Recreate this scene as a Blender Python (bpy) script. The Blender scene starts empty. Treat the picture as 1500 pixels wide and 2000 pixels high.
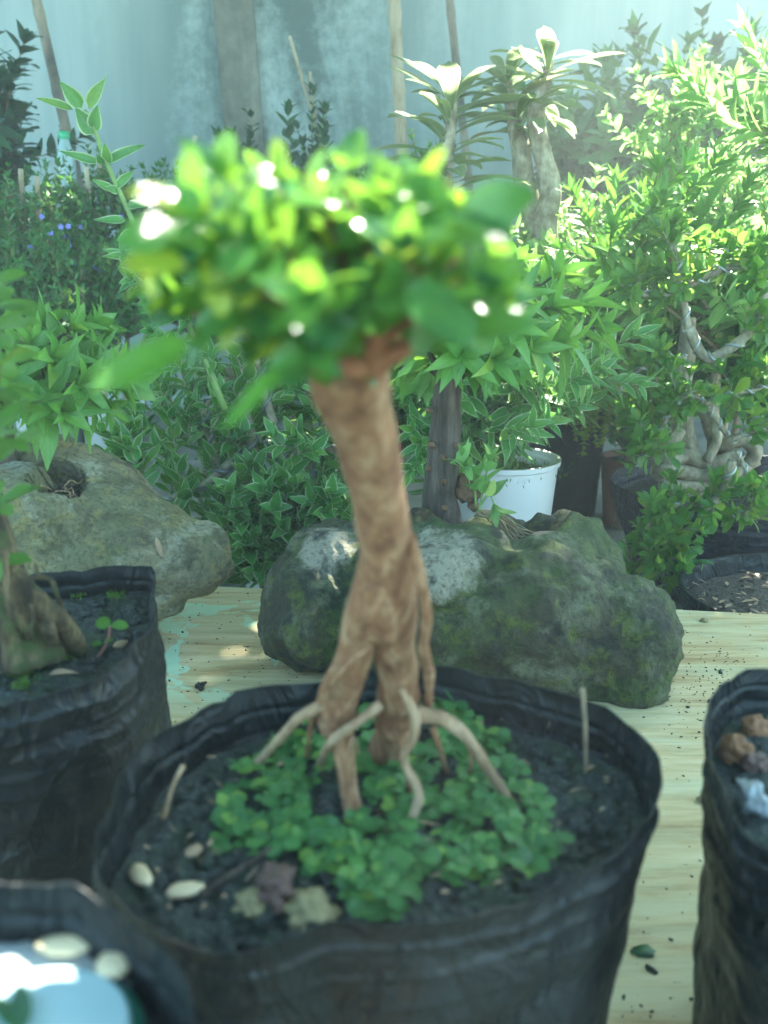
import bpy, bmesh, math, random
import numpy as np
from mathutils import Vector, noise, Matrix
R = math.radians
random.seed(7); rng = np.random.default_rng(7)
sc = bpy.context.scene
# ------------------------------------------------------------------ camera, sky, sun, exposure
CZ, PITCH, FPX = 0.525, R(16), 1900.0
cam = bpy.data.cameras.new('camera'); camo = bpy.data.objects.new('camera', cam)
sc.collection.objects.link(camo); sc.camera = camo
camo.location = (0, 0, CZ); camo.rotation_euler = (R(90) - PITCH, 0, 0)
cam.sensor_fit = 'VERTICAL'; cam.sensor_height = 34.6; cam.lens = 34.6 * FPX / 2000
cam.clip_start = 0.01; cam.clip_end = 200
cam.dof.use_dof = True; cam.dof.focus_distance = 0.98; cam.dof.aperture_fstop = cam.lens / 3.6
SEL, SAZ = R(56), R(32)
w = bpy.data.worlds.new('World'); sc.world = w; w.use_nodes = True
nt = w.node_tree; sky = nt.nodes.new('ShaderNodeTexSky'); sky.sky_type = 'NISHITA'; sky.sun_disc = False
sky.sun_elevation = SEL; sky.sun_rotation = SAZ
tint = nt.nodes.new('ShaderNodeMix'); tint.data_type = 'RGBA'; tint.blend_type = 'MULTIPLY'; tint.inputs[0].default_value = 1; tint.inputs[7].default_value = (.80, 1.06, .96, 1)
nt.links.new(sky.outputs[0], tint.inputs[6]); nt.links.new(tint.outputs[2], nt.nodes['Background'].inputs[0]); nt.nodes['Background'].inputs[1].default_value = 0.13
SUN = Vector((math.sin(SAZ)*math.cos(SEL), math.cos(SAZ)*math.cos(SEL), math.sin(SEL)))
sl = bpy.data.lights.new('sun', 'SUN'); sl.energy = 5.0; sl.angle = R(0.5); sl.color = (1, .97, .84)
so = bpy.data.objects.new('sun', sl); sc.collection.objects.link(so)
so.rotation_euler = (-SUN).to_track_quat('-Z', 'Y').to_euler()
sc.view_settings.view_transform = 'Standard'; sc.view_settings.look = 'None'
sc.view_settings.exposure = 3.3; sc.view_settings.gamma = 1
sc.cycles.max_bounces = 8; sc.cycles.transparent_max_bounces = 6

# ------------------------------------------------------------------ measuring helpers
TT = 0.15      # height of the bench top above the floor
cF = Vector((0, math.cos(PITCH), -math.sin(PITCH))); cU = Vector((0, math.sin(PITCH), math.cos(PITCH)))
def ray(px, py): return cF + Vector((1,0,0))*((px-750)/FPX) + cU*((1000-py)/FPX)
def at(px, py, Y):            # point at a distance Y in front
    d = ray(px, py); return Vector((0,0,CZ)) + d*(Y/d.y)
def on(px, py, z):            # point on a level surface at height z
    d = ray(px, py); return Vector((0,0,CZ)) + d*((z-CZ)/d.z)
def rnd(a, b): return random.uniform(a, b)
def rv():
    while True:
        v = Vector((rnd(-1,1), rnd(-1,1), rnd(-1,1)))
        if .05 < v.length < 1: return v.normalized()
# ------------------------------------------------------------------ objects
def tag(o, label=None, cat=None, group=None, kind=None):
    if label: o['label'] = label
    if cat: o['category'] = cat
    if group: o['group'] = group
    if kind: o['kind'] = kind
    return o
def thing(name, label, cat, loc, group=None):
    o = bpy.data.objects.new(name, None); sc.collection.objects.link(o); o.location = loc
    o.empty_display_size = .02; o['_org'] = tuple(loc)
    return tag(o, label, cat, group)
class MB:
    def __init__(s): s.v = []; s.f = []; s.uv = None
    def add(s, v, f):
        n = len(s.v); s.v.extend(v); s.f.extend([tuple(i+n for i in q) for q in f])
def obj(name, mb, mat, parent=None, loc=None, smooth=True):
    org = Vector(parent['_org']) if parent else Vector(loc or (0,0,0))
    me = bpy.data.meshes.new(name)
    if isinstance(mb, Leaves): V, F, U = mb.arrays(); V = V - np.array(org)[None]
    else: V = np.array([tuple(x) for x in mb.v], dtype=float) - np.array(org)[None]; F = mb.f; U = None
    if U is not None:
        nF = len(F); me.vertices.add(len(V)); me.vertices.foreach_set('co', V.astype(np.float32).ravel())
        me.loops.add(nF*4); me.loops.foreach_set('vertex_index', F.astype(np.int32).ravel())
        me.polygons.add(nF); me.polygons.foreach_set('loop_start', np.arange(0, nF*4, 4, dtype=np.int32))
        me.polygons.foreach_set('loop_total', np.full(nF, 4, dtype=np.int32))
        me.update(calc_edges=True)
        uvl = me.uv_layers.new(name='UVMap'); uvl.data.foreach_set('uv', U[F.ravel()].astype(np.float32).ravel())
    else:
        me.from_pydata(V.tolist(), [], F)
    me.polygons.foreach_set('use_smooth', [smooth]*len(me.polygons)); me.update()
    me.materials.append(mat)
    o = bpy.data.objects.new(name, me); sc.collection.objects.link(o); o['_org'] = tuple(org)
    if parent: o.parent = parent
    else: o.location = org
    return o
def solo(name, mb, mat, loc, label, cat, group=None, kind=None, smooth=True):
    return tag(obj(name, mb, mat, None, loc, smooth), label, cat, group, kind)
# ------------------------------------------------------------------ shapes
def smoothpath(pts, n=6):
    P = [Vector(p) for p in pts]
    if len(P) < 3: return [P[0].lerp(P[-1], i/n) for i in range(n+1)]
    out = []
    for i in range(len(P)-1):
        a, b, c, d = P[max(i-1,0)], P[i], P[i+1], P[min(i+2, len(P)-1)]
        for k in range(n):
            t = k/n
            out.append(.5*((2*b)+(c-a)*t+(2*a-5*b+4*c-d)*t*t+(3*b-a-3*c+d)*t**3))
    return out + [P[-1]]
def frames(P):
    T = [(P[min(i+1,len(P)-1)]-P[max(i-1,0)]).normalized() for i in range(len(P))]
    n = T[0].orthogonal().normalized(); out = []
    for t in T:
        n = (n - t*n.dot(t)); n = n.normalized() if n.length > 1e-6 else t.orthogonal().normalized()
        out.append((t, n, t.cross(n)))
    return out
def tube(mb, pts, rad, sides=8, n=5, rough=0, freq=60, cap=True):
    P = smoothpath(pts, n); m = len(P); fr = frames(P)
    rr = list(rad) if hasattr(rad, '__len__') else [rad, rad]
    V = []; F = []
    for i, p in enumerate(P):
        s = i/(m-1)*(len(rr)-1); k = min(int(s), len(rr)-2); r = rr[k]+(rr[k+1]-rr[k])*(s-k)
        t, a, b = fr[i]
        for j in range(sides):
            q = 2*math.pi*j/sides; d = a*math.cos(q)+b*math.sin(q); r2 = r
            if rough: r2 = r*(1+rough*noise.noise((p+d*r*1.0)*freq)+rough*.6*(.9*noise.noise(Vector((math.cos(q)*2.2, math.sin(q)*2.2, p.z*freq*.22)))+(.5*abs(noise.noise(Vector((math.cos(q)*5, math.sin(q)*5, p.z*freq*.3)))) if sides > 14 else 0)))
            V.append(p+d*r2)
    for i in range(m-1):
        for j in range(sides):
            F.append((i*sides+j, i*sides+(j+1)%sides, (i+1)*sides+(j+1)%sides, (i+1)*sides+j))
    if cap: F.append(tuple(range(sides))[::-1]); F.append(tuple((m-1)*sides+j for j in range(sides)))
    mb.add(V, F); return P
def helix(mb, pts, r, wr, pitch, n=6, sides=6):
    P = smoothpath(pts, n); fr = frames(P); out = []; ph = rnd(0, 6)
    for i in range(len(P)-1):
        L = (P[i+1]-P[i]).length; k = max(1, int(L/(pitch/9)))
        for j in range(k):
            t = j/k; p = P[i].lerp(P[i+1], t); _, a, b = fr[i]
            out.append(p+(a*math.cos(ph)+b*math.sin(ph))*r); ph += 2*math.pi*(L/k)/pitch
    if len(out) > 2: tube(mb, out, wr, sides, 1)
def blob(mb, c, r, sub=2, rough=.15, freq=1.0, sq=None):
    bm = bmesh.new(); bmesh.ops.create_icosphere(bm, subdivisions=sub, radius=1)
    c = Vector(c); off = Vector((rnd(-9,9), rnd(-9,9), rnd(-9,9))); r = Vector(r) if hasattr(r, '__len__') else Vector((r,r,r))
    rot = sq or Matrix.Rotation(rnd(0, 6.28), 3, 'Z')
    V = []
    for v in bm.verts:
        k = 1+rough*noise.noise(v.co*freq*1.3+off)+rough*.5*noise.noise(v.co*freq*3+off)
        V.append(c + rot @ Vector((v.co.x*r.x*k, v.co.y*r.y*k, v.co.z*r.z*k)))
    F = [tuple(x.index for x in f.verts) for f in bm.faces]; bm.free(); mb.add(V, F)
def box(mb, a, b, M=None):
    V = [Vector((x,y,z)) for z in (a[2],b[2]) for y in (a[1],b[1]) for x in (a[0],b[0])]
    if M: V = [M @ v for v in V]
    mb.add(V, [(0,2,3,1),(4,5,7,6),(0,1,5,4),(2,6,7,3),(0,4,6,2),(1,3,7,5)])
PROF = {'lance': lambda t: np.sin(np.pi*np.clip(t,0,1)**.80)**1.05*(1-.12*t),
        'oval':  lambda t: np.sqrt(np.clip(1-(2*t-1.0)**2,0,1))**.95,
        'ovate': lambda t: np.sin(np.pi*np.clip(t,0,1)**.62)**.9,
        'spat':  lambda t: np.clip(.16+.84*np.sin(np.pi*np.clip(t,0,1)**1.75)**.8,0,1)*np.where(t>.985,.25,1),
        'strap': lambda t: np.clip(np.sin(np.pi*np.clip(t*.97+.03,0,1)**.9),0,1)**.4}
class Leaves:
    def __init__(s, kind='oval', rows=5): s.k = kind; s.rows = rows; s.o=[]; s.d=[]; s.n=[]; s.p=[]
    def add(s, o, d, n, L, W, droop=.2, fold=.15):
        s.o.append(tuple(o)); s.d.append(tuple(d)); s.n.append(tuple(n)); s.p.append((L, W, droop, fold))
    def arrays(s):
        o = np.array(s.o); d = np.array(s.d); n = np.array(s.n); p = np.array(s.p); M = len(o); N = s.rows
        d /= np.linalg.norm(d, axis=1, keepdims=True)+1e-9
        n = n - d*np.sum(n*d, 1, keepdims=True); ln = np.linalg.norm(n, axis=1, keepdims=True)
        n = np.where(ln < 1e-3, np.array([[.3,.5,.8]]), n); n = n - d*np.sum(n*d, 1, keepdims=True)
        n /= np.linalg.norm(n, axis=1, keepdims=True)+1e-9; sd = np.cross(d, n)
        t = np.linspace(0, 1, N+1); pr = PROF[s.k](t); pr[0] = max(pr[0], .06); pr[-1] = .03
        V = np.zeros((M, N+1, 3, 3)); U = np.zeros((M, N+1, 3, 2))
        ph = rng.uniform(0, 6.28, M)[:, None]; wav = rng.uniform(-.10, .10, M)[:, None]
        for c, sg in enumerate((-1, 0, 1)):
            hw = p[:,1:2]*.5*pr[None]*sg
            al = p[:,0:1]*t[None]; dz = -p[:,2:3]*p[:,0:1]*t[None]**2 + abs(sg)*p[:,3:4]*p[:,1:2]*pr[None]
            dz = dz + sg*p[:,1:2]*wav*1.6*np.sin(t[None]*5+ph)
            lat = hw + p[:,0:1]*wav*t[None]**2
            V[:,:,c] = o[:,None]+d[:,None]*al[...,None]+sd[:,None]*lat[...,None]+n[:,None]*dz[...,None]
            U[:,:,c,0] = .5+.5*sg; U[:,:,c,1] = t[None]
        q = []
        for i in range(N):
            for c in (0, 1): q.append((i*3+c, i*3+c+1, (i+1)*3+c+1, (i+1)*3+c))
        q = np.array(q); F = (q[None]+(np.arange(M)*(N+1)*3)[:,None,None]).reshape(-1, 4)
        return V.reshape(-1,3), F, U.reshape(-1,2)
# ------------------------------------------------------------------ materials
def newmat(name):
    m = bpy.data.materials.new(name); m.use_nodes = True; t = m.node_tree; return m, t, t.nodes['Principled BSDF']
class G:
    def __init__(s, t): s.t = t
    def nd(s, typ, ins=None, **kw):
        n = s.t.nodes.new('ShaderNode'+typ)
        for k, v in kw.items(): setattr(n, k, v)
        for k, v in (ins or {}).items():
            if hasattr(v, 'links') or isinstance(v, bpy.types.NodeSocket): s.t.links.new(v, n.inputs[k])
            else: n.inputs[k].default_value = v
        return n
    def coord(s, scale=(1,1,1), kind='Object', rot=(0,0,0)):
        tc = s.nd('TexCoord'); return s.nd('Mapping', {'Vector': tc.outputs[kind], 'Scale': scale, 'Rotation': rot}).outputs[0]
    def noise(s, vec, scale, detail=6, rough=.6, dist=0): return s.nd('TexNoise', {'Vector': vec, 'Scale': scale, 'Detail': detail, 'Roughness': rough, 'Distortion': dist}).outputs[0]
    def ramp(s, fac, stops):
        n = s.nd('ValToRGB', {'Fac': fac}); e = n.color_ramp.elements
        while len(e) < len(stops): e.new(.5)
        for i, (p, c) in enumerate(stops): e[i].position = p; e[i].color = (*c, 1) if hasattr(c, '__len__') else (c, c, c, 1)
        return n.outputs[0]
    def mix(s, fac, a, b, mode='MIX'):
        n = s.nd('Mix', data_type='RGBA', blend_type=mode)
        for k, v in ((0, fac), (6, a), (7, b)):
            if isinstance(v, bpy.types.NodeSocket): s.t.links.new(v, n.inputs[k])
            else: n.inputs[k].default_value = v if k == 0 else (*v, 1)
        return n.outputs[2]
    def math(s, op, a, b=0.0, c=0.0):
        n = s.nd('Math', operation=op)
        for k, v in enumerate((a, b, c)):
            if isinstance(v, bpy.types.NodeSocket): s.t.links.new(v, n.inputs[k])
            else: n.inputs[k].default_value = v
        return n.outputs[0]
    def bump(s, h, st, dist): return s.nd('Bump', {'Height': h, 'Strength': st, 'Distance': dist}).outputs[0]
    def link(s, a, b): s.t.links.new(a, b)
def leafmat(name, c1, c2, c3=None, margin=None, tr=.35, rough=.38, tcol=(.20,.42,.04), mw=.16, rare=.88, rib=.25, spec=.5):
    m, t, b = newmat(name); g = G(t)
    isl = g.nd('NewGeometry').outputs['Random Per Island']
    col = g.mix(isl, c1, c2)
    if c3: col = g.mix(g.ramp(isl, [(rare-.02, 0.), (rare, 1.)]), col, c3)
    uv = g.nd('TexCoord').outputs['UV']; sp = g.nd('SeparateXYZ', {'Vector': uv})
    u = g.math('ABSOLUTE', g.math('SUBTRACT', sp.outputs[0], .5))
    col = g.mix(g.ramp(u, [(0., rib), (.05, 0.)]), col, tuple(min(1, x*1.8+.03) for x in c2))
    vein = g.nd('TexWave', {'Vector': g.nd('CombineXYZ', {0: g.math('ADD', sp.outputs[1], g.math('MULTIPLY', u, -.5)), 1: 0., 2: 0.}).outputs[0], 'Scale': 4.0, 'Distortion': .3})
    n1 = g.noise(g.coord((1,1,1)), 220, 3)
    col = g.mix(g.ramp(n1, [(.35, .0), (.75, .35)]), col, tuple(x*.6 for x in c1))
    if margin: col = g.mix(g.ramp(u, [(.5-mw, 0.), (.5-mw*.45, 1.)]), col, margin)
    g.link(col, b.inputs['Base Color']); b.inputs['Roughness'].default_value = rough; b.inputs['Specular IOR Level'].default_value = spec
    bp = g.bump(vein.outputs[1], .25, .0006); g.link(bp, b.inputs['Normal'])
    tl = g.nd('BsdfTranslucent', {'Color': g.mix(.45, col, tcol), 'Normal': bp})
    mx = g.nd('MixShader', {0: tr, 1: b.outputs[0], 2: tl.outputs[0]}); g.link(mx.outputs[0], t.nodes['Material Output'].inputs[0])
    return m
def barkmat(name, c1, c2, c3, sc1=60, zs=.25, bump=.8, dist=.002, moss=None, rough=.85):
    m, t, b = newmat(name); g = G(t)
    v = g.coord((1,1,zs)); n = g.noise(v, sc1, 8, .65, .3); n2 = g.noise(g.coord(), sc1*.35, 4)
    n3 = g.noise(g.coord((1,1,zs*.3)), sc1*4, 5)
    col = g.ramp(n, [(.38, c1), (.5, c2), (.64, c3)])
    col = g.mix(g.ramp(n2, [(.30, .7), (.44, 0.)]), col, tuple(x*.35 for x in c1))
    col = g.mix(g.ramp(n3, [(.3, .5), (.6, 0.)]), col, c1)
    if moss: col = g.mix(g.ramp(g.noise(g.coord(), sc1*.5, 6), [(.52, 0.), (.64, .9)]), col, moss)
    g.link(col, b.inputs['Base Color']); b.inputs['Roughness'].default_value = rough
    g.link(g.bump(g.math('ADD', n, g.math('MULTIPLY', n3, .6)), bump, dist), b.inputs['Normal'])
    return m
def plain(name, c, rough=.6, var=.25, sc1=40, bump=.2, dist=.001, metal=0, c2=None, spec=.5):
    m, t, b = newmat(name); g = G(t); n = g.noise(g.coord(), sc1, 5)
    g.link(g.ramp(n, [(.3, tuple(x*(1-var) for x in c)), (.7, c2 or tuple(min(1,x*(1+var)) for x in c))]), b.inputs['Base Color'])
    b.inputs['Roughness'].default_value = rough; b.inputs['Metallic'].default_value = metal; b.inputs['Specular IOR Level'].default_value = spec
    g.link(g.bump(g.noise(g.coord(), sc1*4, 5), bump, dist), b.inputs['Normal']); return m
def soilmat(name, c=(.020,.027,.025), moss=.5, mosscol=(.03,.07,.02)):
    m, t, b = newmat(name); g = G(t)
    n = g.noise(g.coord(), 320, 8, .7); n2 = g.noise(g.coord(), 55, 5)
    vo = g.nd('TexVoronoi', {'Vector': g.coord(), 'Scale': 420}).outputs[0]
    col = g.ramp(n, [(.35, c), (.55, tuple(x*2.4 for x in c)), (.68, (.17,.20,.18))])
    col = g.mix(g.ramp(n2, [(.5, 0.), (.62, moss)]), col, mosscol)
    g.link(col, b.inputs['Base Color']); b.inputs['Roughness'].default_value = .75
    g.link(g.bump(g.math('ADD', n, g.math('MULTIPLY', vo, .5)), 1, .004), b.inputs['Normal']); return m
def bagmat(name, c=(.004,.006,.007)):
    m, t, b = newmat(name); g = G(t)
    n = g.noise(g.coord((1,1,.5)), 28, 5, .6, .8); n2 = g.noise(g.coord((1,1,5)), 45, 6)
    col = g.ramp(n, [(.35, c), (.7, tuple(x*2.3+.004 for x in c))])
    col = g.mix(g.ramp(n2, [(.52, 0.), (.75, .16)]), col, (.05,.04,.042))
    g.link(col, b.inputs['Base Color']); g.link(g.ramp(n2, [(.3, .30), (.7, .58)]), b.inputs['Roughness'])
    n3 = g.noise(g.coord((1,1,.6)), 38, 3, .5, 1.2); rdg = g.math('ABSOLUTE', g.math('SUBTRACT', n3, .5)); dust = g.noise(g.coord(), 260, 5, .7)
    col = g.mix(g.ramp(dust, [(.62, 0.), (.74, .4)]), col, (.07,.065,.05)); g.link(col, b.inputs['Base Color'])
    g.link(g.bump(g.math('ADD', g.math('MULTIPLY', rdg, -1.6), g.math('MULTIPLY', n, .6)), .8, .007), b.inputs['Normal']); b.inputs['Specular IOR Level'].default_value = .3
    return m
def rockmat(name, base, mossc, dark, pale, mossy=.5, wet=.55, spots=()):
    m, t, b = newmat(name); g = G(t); v = g.coord()
    n = g.noise(v, 13, 10, .62, .5); n2 = g.noise(v, 30, 9, .65, .3); n3 = g.noise(v, 210, 6, .7); n4 = g.noise(g.coord(rot=(.7,.2,0)), 9, 9, .7, .6); n5 = g.noise(g.coord(rot=(.4,.3,0)), 48, 9, .72, .4)
    col = g.ramp(n, [(.36, dark), (.47, base), (.56, base), (.66, pale)])
    col = g.mix(g.ramp(n4, [(.50-.06*mossy, 0.), (.58-.04*mossy, mossy)]), col, mossc)
    col = g.mix(g.ramp(n5, [(.52, 0.), (.60, .85*mossy)]), col, tuple(min(1, x*c) for x, c in zip(mossc, (3.2, 2.0, 1.4))))
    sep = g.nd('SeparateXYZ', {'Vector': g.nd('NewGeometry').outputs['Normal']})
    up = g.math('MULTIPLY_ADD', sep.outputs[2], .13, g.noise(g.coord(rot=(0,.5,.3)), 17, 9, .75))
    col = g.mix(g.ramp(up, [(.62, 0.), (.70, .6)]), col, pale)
    for sp, rr in spots:
        ds = g.nd('VectorMath', {0: v, 1: sp}, operation='DISTANCE').outputs['Value']
        f = g.math('ADD', g.math('DIVIDE', ds, rr), g.math('MULTIPLY', g.math('SUBTRACT', n5, .5), 1.6))
        col = g.mix(g.ramp(f, [(.70, .9), (1.0, 0.)]), col, (.34,.31,.23))
    col = g.mix(g.ramp(n2, [(.36, .92), (.46, 0.)]), col, dark)
    col = g.mix(g.ramp(n3, [(.34, .7), (.52, 0.)]), col, tuple(x*.4 for x in dark))
    g.link(col, b.inputs['Base Color']); g.link(g.ramp(n, [(.3, wet), (.7, .9)]), b.inputs['Roughness'])
    h = g.math('ADD', g.math('MULTIPLY', n2, .8), g.math('MULTIPLY', n3, .30)); h = g.math('ADD', h, g.math('MULTIPLY', n5, .5))
    g.link(g.bump(h, 1.0, .010), b.inputs['Normal']); return m

M = {}
M['crown'] = leafmat('crown_leaf', (.015,.10,.045), (.10,.27,.035), (.36,.42,.04), tr=.33, rough=.17, tcol=(.4,.75,.05), spec=.65, rare=.93)
M['lance'] = leafmat('lance_leaf', (.07,.22,.045), (.15,.34,.06), (.20,.34,.05), tr=.38, rough=.36, tcol=(.26,.55,.05), rare=.93)
M['varieg'] = leafmat('edged_leaf', (.06,.23,.055), (.13,.36,.07), (.16,.33,.05), margin=(.5,.6,.36), tr=.38, rough=.36, mw=.13)
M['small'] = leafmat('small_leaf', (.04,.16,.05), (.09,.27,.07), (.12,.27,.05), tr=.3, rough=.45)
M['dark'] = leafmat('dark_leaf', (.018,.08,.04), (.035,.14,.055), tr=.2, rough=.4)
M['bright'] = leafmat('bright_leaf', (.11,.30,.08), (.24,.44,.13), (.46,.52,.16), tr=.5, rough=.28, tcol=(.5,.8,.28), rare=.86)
M['spat'] = leafmat('spoon_leaf', (.045,.17,.035), (.12,.29,.04), (.26,.36,.05), tr=.5, rough=.33, tcol=(.4,.7,.1), rare=.9)
M['aden'] = leafmat('grey_leaf', (.15,.24,.11), (.24,.32,.16), (.26,.20,.14), tr=.45, rough=.42, tcol=(.5,.6,.3), margin=(.5,.48,.36), mw=.07, rib=.6, rare=.92)
M['yel'] = leafmat('lime_leaf', (.16,.30,.03), (.34,.42,.05), tr=.45, rough=.45, tcol=(.5,.6,.05))
M['clover'] = leafmat('clover_leaf', (.03,.13,.035), (.085,.24,.055), (.16,.30,.05), tr=.22, rough=.45, rib=.4)
M['bark_main'] = barkmat('main_bark', (.22,.09,.042), (.39,.19,.09), (.56,.35,.20), 170, .24, 1.0, .005)
M['root_main'] = barkmat('pale_root', (.18,.105,.055), (.33,.21,.12), (.46,.32,.20), 90, .4, .5, .001)
M['twig_red'] = barkmat('red_twig', (.14,.05,.025), (.26,.10,.045), (.34,.17,.08), 90, .6, .4, .001)
M['bark_dark'] = barkmat('dark_bark', (.028,.019,.014), (.075,.052,.038), (.15,.115,.09), 90, .12, 1, .003)
M['bark_moss'] = barkmat('mossy_bark', (.022,.015,.007), (.09,.06,.026), (.24,.17,.08), 90, .3, 1, .005, moss=(.05,.085,.02))
M['bark_pale'] = barkmat('pale_bark', (.15,.12,.075), (.31,.26,.18), (.48,.42,.32), 50, .8, .5, .002)
M['twig'] = barkmat('brown_twig', (.12,.08,.05), (.24,.17,.10), (.34,.28,.19), 90, .5, .4, .001)
M['stem'] = plain('green_stem', (.14,.24,.06), .5, .25, 60)
M['bamboo'] = barkmat('bamboo', (.30,.22,.13), (.44,.36,.25), (.55,.47,.34), 26, .3, .2, .001)
M['bamboo_dark'] = barkmat('weathered_bamboo', (.07,.07,.06), (.26,.22,.17), (.42,.35,.25), 9, .6, .2, .001)
M['wire'] = plain('aluminium_wire', (.42,.46,.46), .5, .1, 30, metal=.8)
M['wire_dark'] = plain('grey_wire', (.20,.22,.22), .4, .15, 30, metal=.6)
M['soil'] = soilmat('soil'); M['soil_dry'] = soilmat('dry_soil', (.035,.026,.02), .15)
M['bag'] = bagmat('black_bag'); M['bag_purple'] = bagmat('faded_bag', (.016,.013,.019))
M['seed'] = plain('pale_seed', (.62,.48,.30), .5, .2, 90); M['deadleaf'] = plain('dead_leaf', (.34,.23,.14), .7, .3, 60)
M['stone_brown'] = plain('brown_stone', (.12,.065,.05), .6, .35, 60, .5, .002)
M['stone_tan'] = plain('tan_stone', (.24,.20,.10), .7, .35, 70, .5, .002)
M['orange'] = plain('orange_stone', (.26,.12,.055), .7, .3, 60, .5, .002)
M['knob'] = plain('knob_wood', (.16,.085,.045), .8, .4, 200, .8, .002); M['crumb'] = plain('soil_crumb', (.02,.02,.018), .8, .4, 200, .6, .002)
M['moss'] = leafmat('moss_leaf', (.06,.16,.02), (.16,.30,.03), tr=.2, rough=.6)
M['white_pot'] = plain('white_glaze', (.72,.70,.70), .3, .05, 8, .05, .001)
M['grey_pot'] = plain('grey_plastic', (.34,.36,.36), .6, .12, 14, .1)
M['terracotta'] = plain('terracotta', (.20,.085,.055), .8, .25, 20, .3)
M['lid'] = plain('pale_lid', (.36,.50,.52), .4, .06, 12, .05); M['lidrim'] = plain('green_band', (.02,.16,.11), .4, .2, 12)
M['cyan'] = plain('cyan_plastic', (.03,.38,.55), .4, .2, 30); M['petal'] = plain('violet_petal', (.22,.22,.62), .6, .1, 30)
M['bottle'] = plain('bottle_plastic', (.28,.42,.42), .2, .05, 10); M['pink'] = plain('pink_stem', (.36,.16,.11), .5, .2, 60)
M['shoot_tip'] = plain('white_petal', (.8,.8,.74), .5, .08, 40)

def m_concrete():
    m, t, b = newmat('concrete_floor'); g = G(t)
    n = g.noise(g.coord(), 5, 9, .65); n2 = g.noise(g.coord(), 160, 5)
    col = g.ramp(n, [(.35, (.10,.10,.085)), (.65, (.26,.25,.21))])
    col = g.mix(g.ramp(n2, [(.3, .5), (.6, 0.)]), col, (.05,.05,.04))
    g.link(col, b.inputs['Base Color']); b.inputs['Roughness'].default_value = .9
    g.link(g.bump(n2, .5, .004), b.inputs['Normal']); return m
def m_wall(name, c1, c2, stain, amt):
    m, t, b = newmat(name); g = G(t)
    n = g.noise(g.coord((1,1,.22)), 2.6, 8, .62, .5); n2 = g.noise(g.coord((1,1,.10)), 16, 6); n3 = g.noise(g.coord(), 30, 8, .7)
    col = g.mix(g.ramp(n2, [(.35, 0.), (.7, 1.)]), c1, c2)
    sx = g.nd('SeparateXYZ', {'Vector': g.coord()}).outputs[0]
    near = g.ramp(g.math('ABSOLUTE', g.math('ADD', sx, .30)), [(.10, 1.), (.60, .0)])    # grime gathers round the pilaster
    st = g.math('MULTIPLY', g.ramp(g.math('ADD', n, g.math('MULTIPLY', n3, .35)), [(.54, 0.), (.70, 1.)]), g.math('MULTIPLY_ADD', near, .95, .07))
    col = g.mix(g.math('MULTIPLY', st, amt), col, stain)
    g.link(col, b.inputs['Base Color']); b.inputs['Roughness'].default_value = .9
    g.link(g.bump(n3, .3, .004), b.inputs['Normal']); return m
def m_wood():
    m, t, b = newmat('pale_plank'); g = G(t)
    v = g.coord((1, 9, 1)); n = g.noise(v, 9, 8, .6, .4); n2 = g.noise(g.coord((1, 26, 1)), 22, 6, .7); big = g.noise(g.coord(), 4, 4)
    col = g.ramp(n, [(.32, (.30,.19,.08)), (.5, (.50,.39,.20)), (.68, (.62,.53,.33))])
    col = g.mix(g.ramp(n2, [(.28, .55), (.46, 0.)]), col, (.34,.21,.10))
    wear = g.ramp(g.noise(g.coord((1,3,1)), 7, 8, .7), [(.46, 0.), (.60, .55)])
    col = g.mix(wear, col, (.50,.52,.34))
    # flaking mint paint on the back left of the board
    sp = g.nd('SeparateXYZ', {'Vector': g.coord()}); 
    reg = g.math('MULTIPLY', g.ramp(g.math('ADD', sp.outputs[0], .5), [(.16, 0.), (.19, 1.)]), g.ramp(g.math('ADD', sp.outputs[0], .5), [(.40, 1.), (.45, 0.)]))
    reg = g.math('MULTIPLY', reg, g.ramp(g.math('ADD', sp.outputs[1], .5), [(.24, 0.), (.30, 1.)]))
    pt = g.ramp(g.noise(g.coord(), 13, 5, .55, .6), [(.50, 0.), (.515, 1.)])
    pt2 = g.ramp(g.noise(g.coord(), 90, 5, .6), [(.36, 0.), (.40, 1.)])
    col = g.mix(g.math('MULTIPLY', g.math('MULTIPLY', reg, pt), g.math('MULTIPLY', pt2, .85)), col, (.42,.66,.48))
    sp2 = g.ramp(g.noise(g.coord((1,3,1)), 190, 4, .6), [(.68, 0.), (.71, 1.)])
    dirt = g.math('MULTIPLY', sp2, g.ramp(g.noise(g.coord(), 6, 4), [(.45, .25), (.62, 1.)]))
    col = g.mix(dirt, col, (.05,.05,.035))
    g.link(col, b.inputs['Base Color']); b.inputs['Roughness'].default_value = .62
    g.link(g.bump(g.math('ADD', n, n2), .35, .0015), b.inputs['Normal']); return m
M['floor'] = m_concrete(); M['wall'] = m_wall('painted_wall', (.36,.46,.46), (.46,.55,.54), (.08,.13,.12), .9)
M['pilaster'] = m_wall('bare_pilaster', (.20,.20,.16), (.30,.29,.24), (.07,.08,.07), .8); M['wood'] = m_wood()

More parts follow.
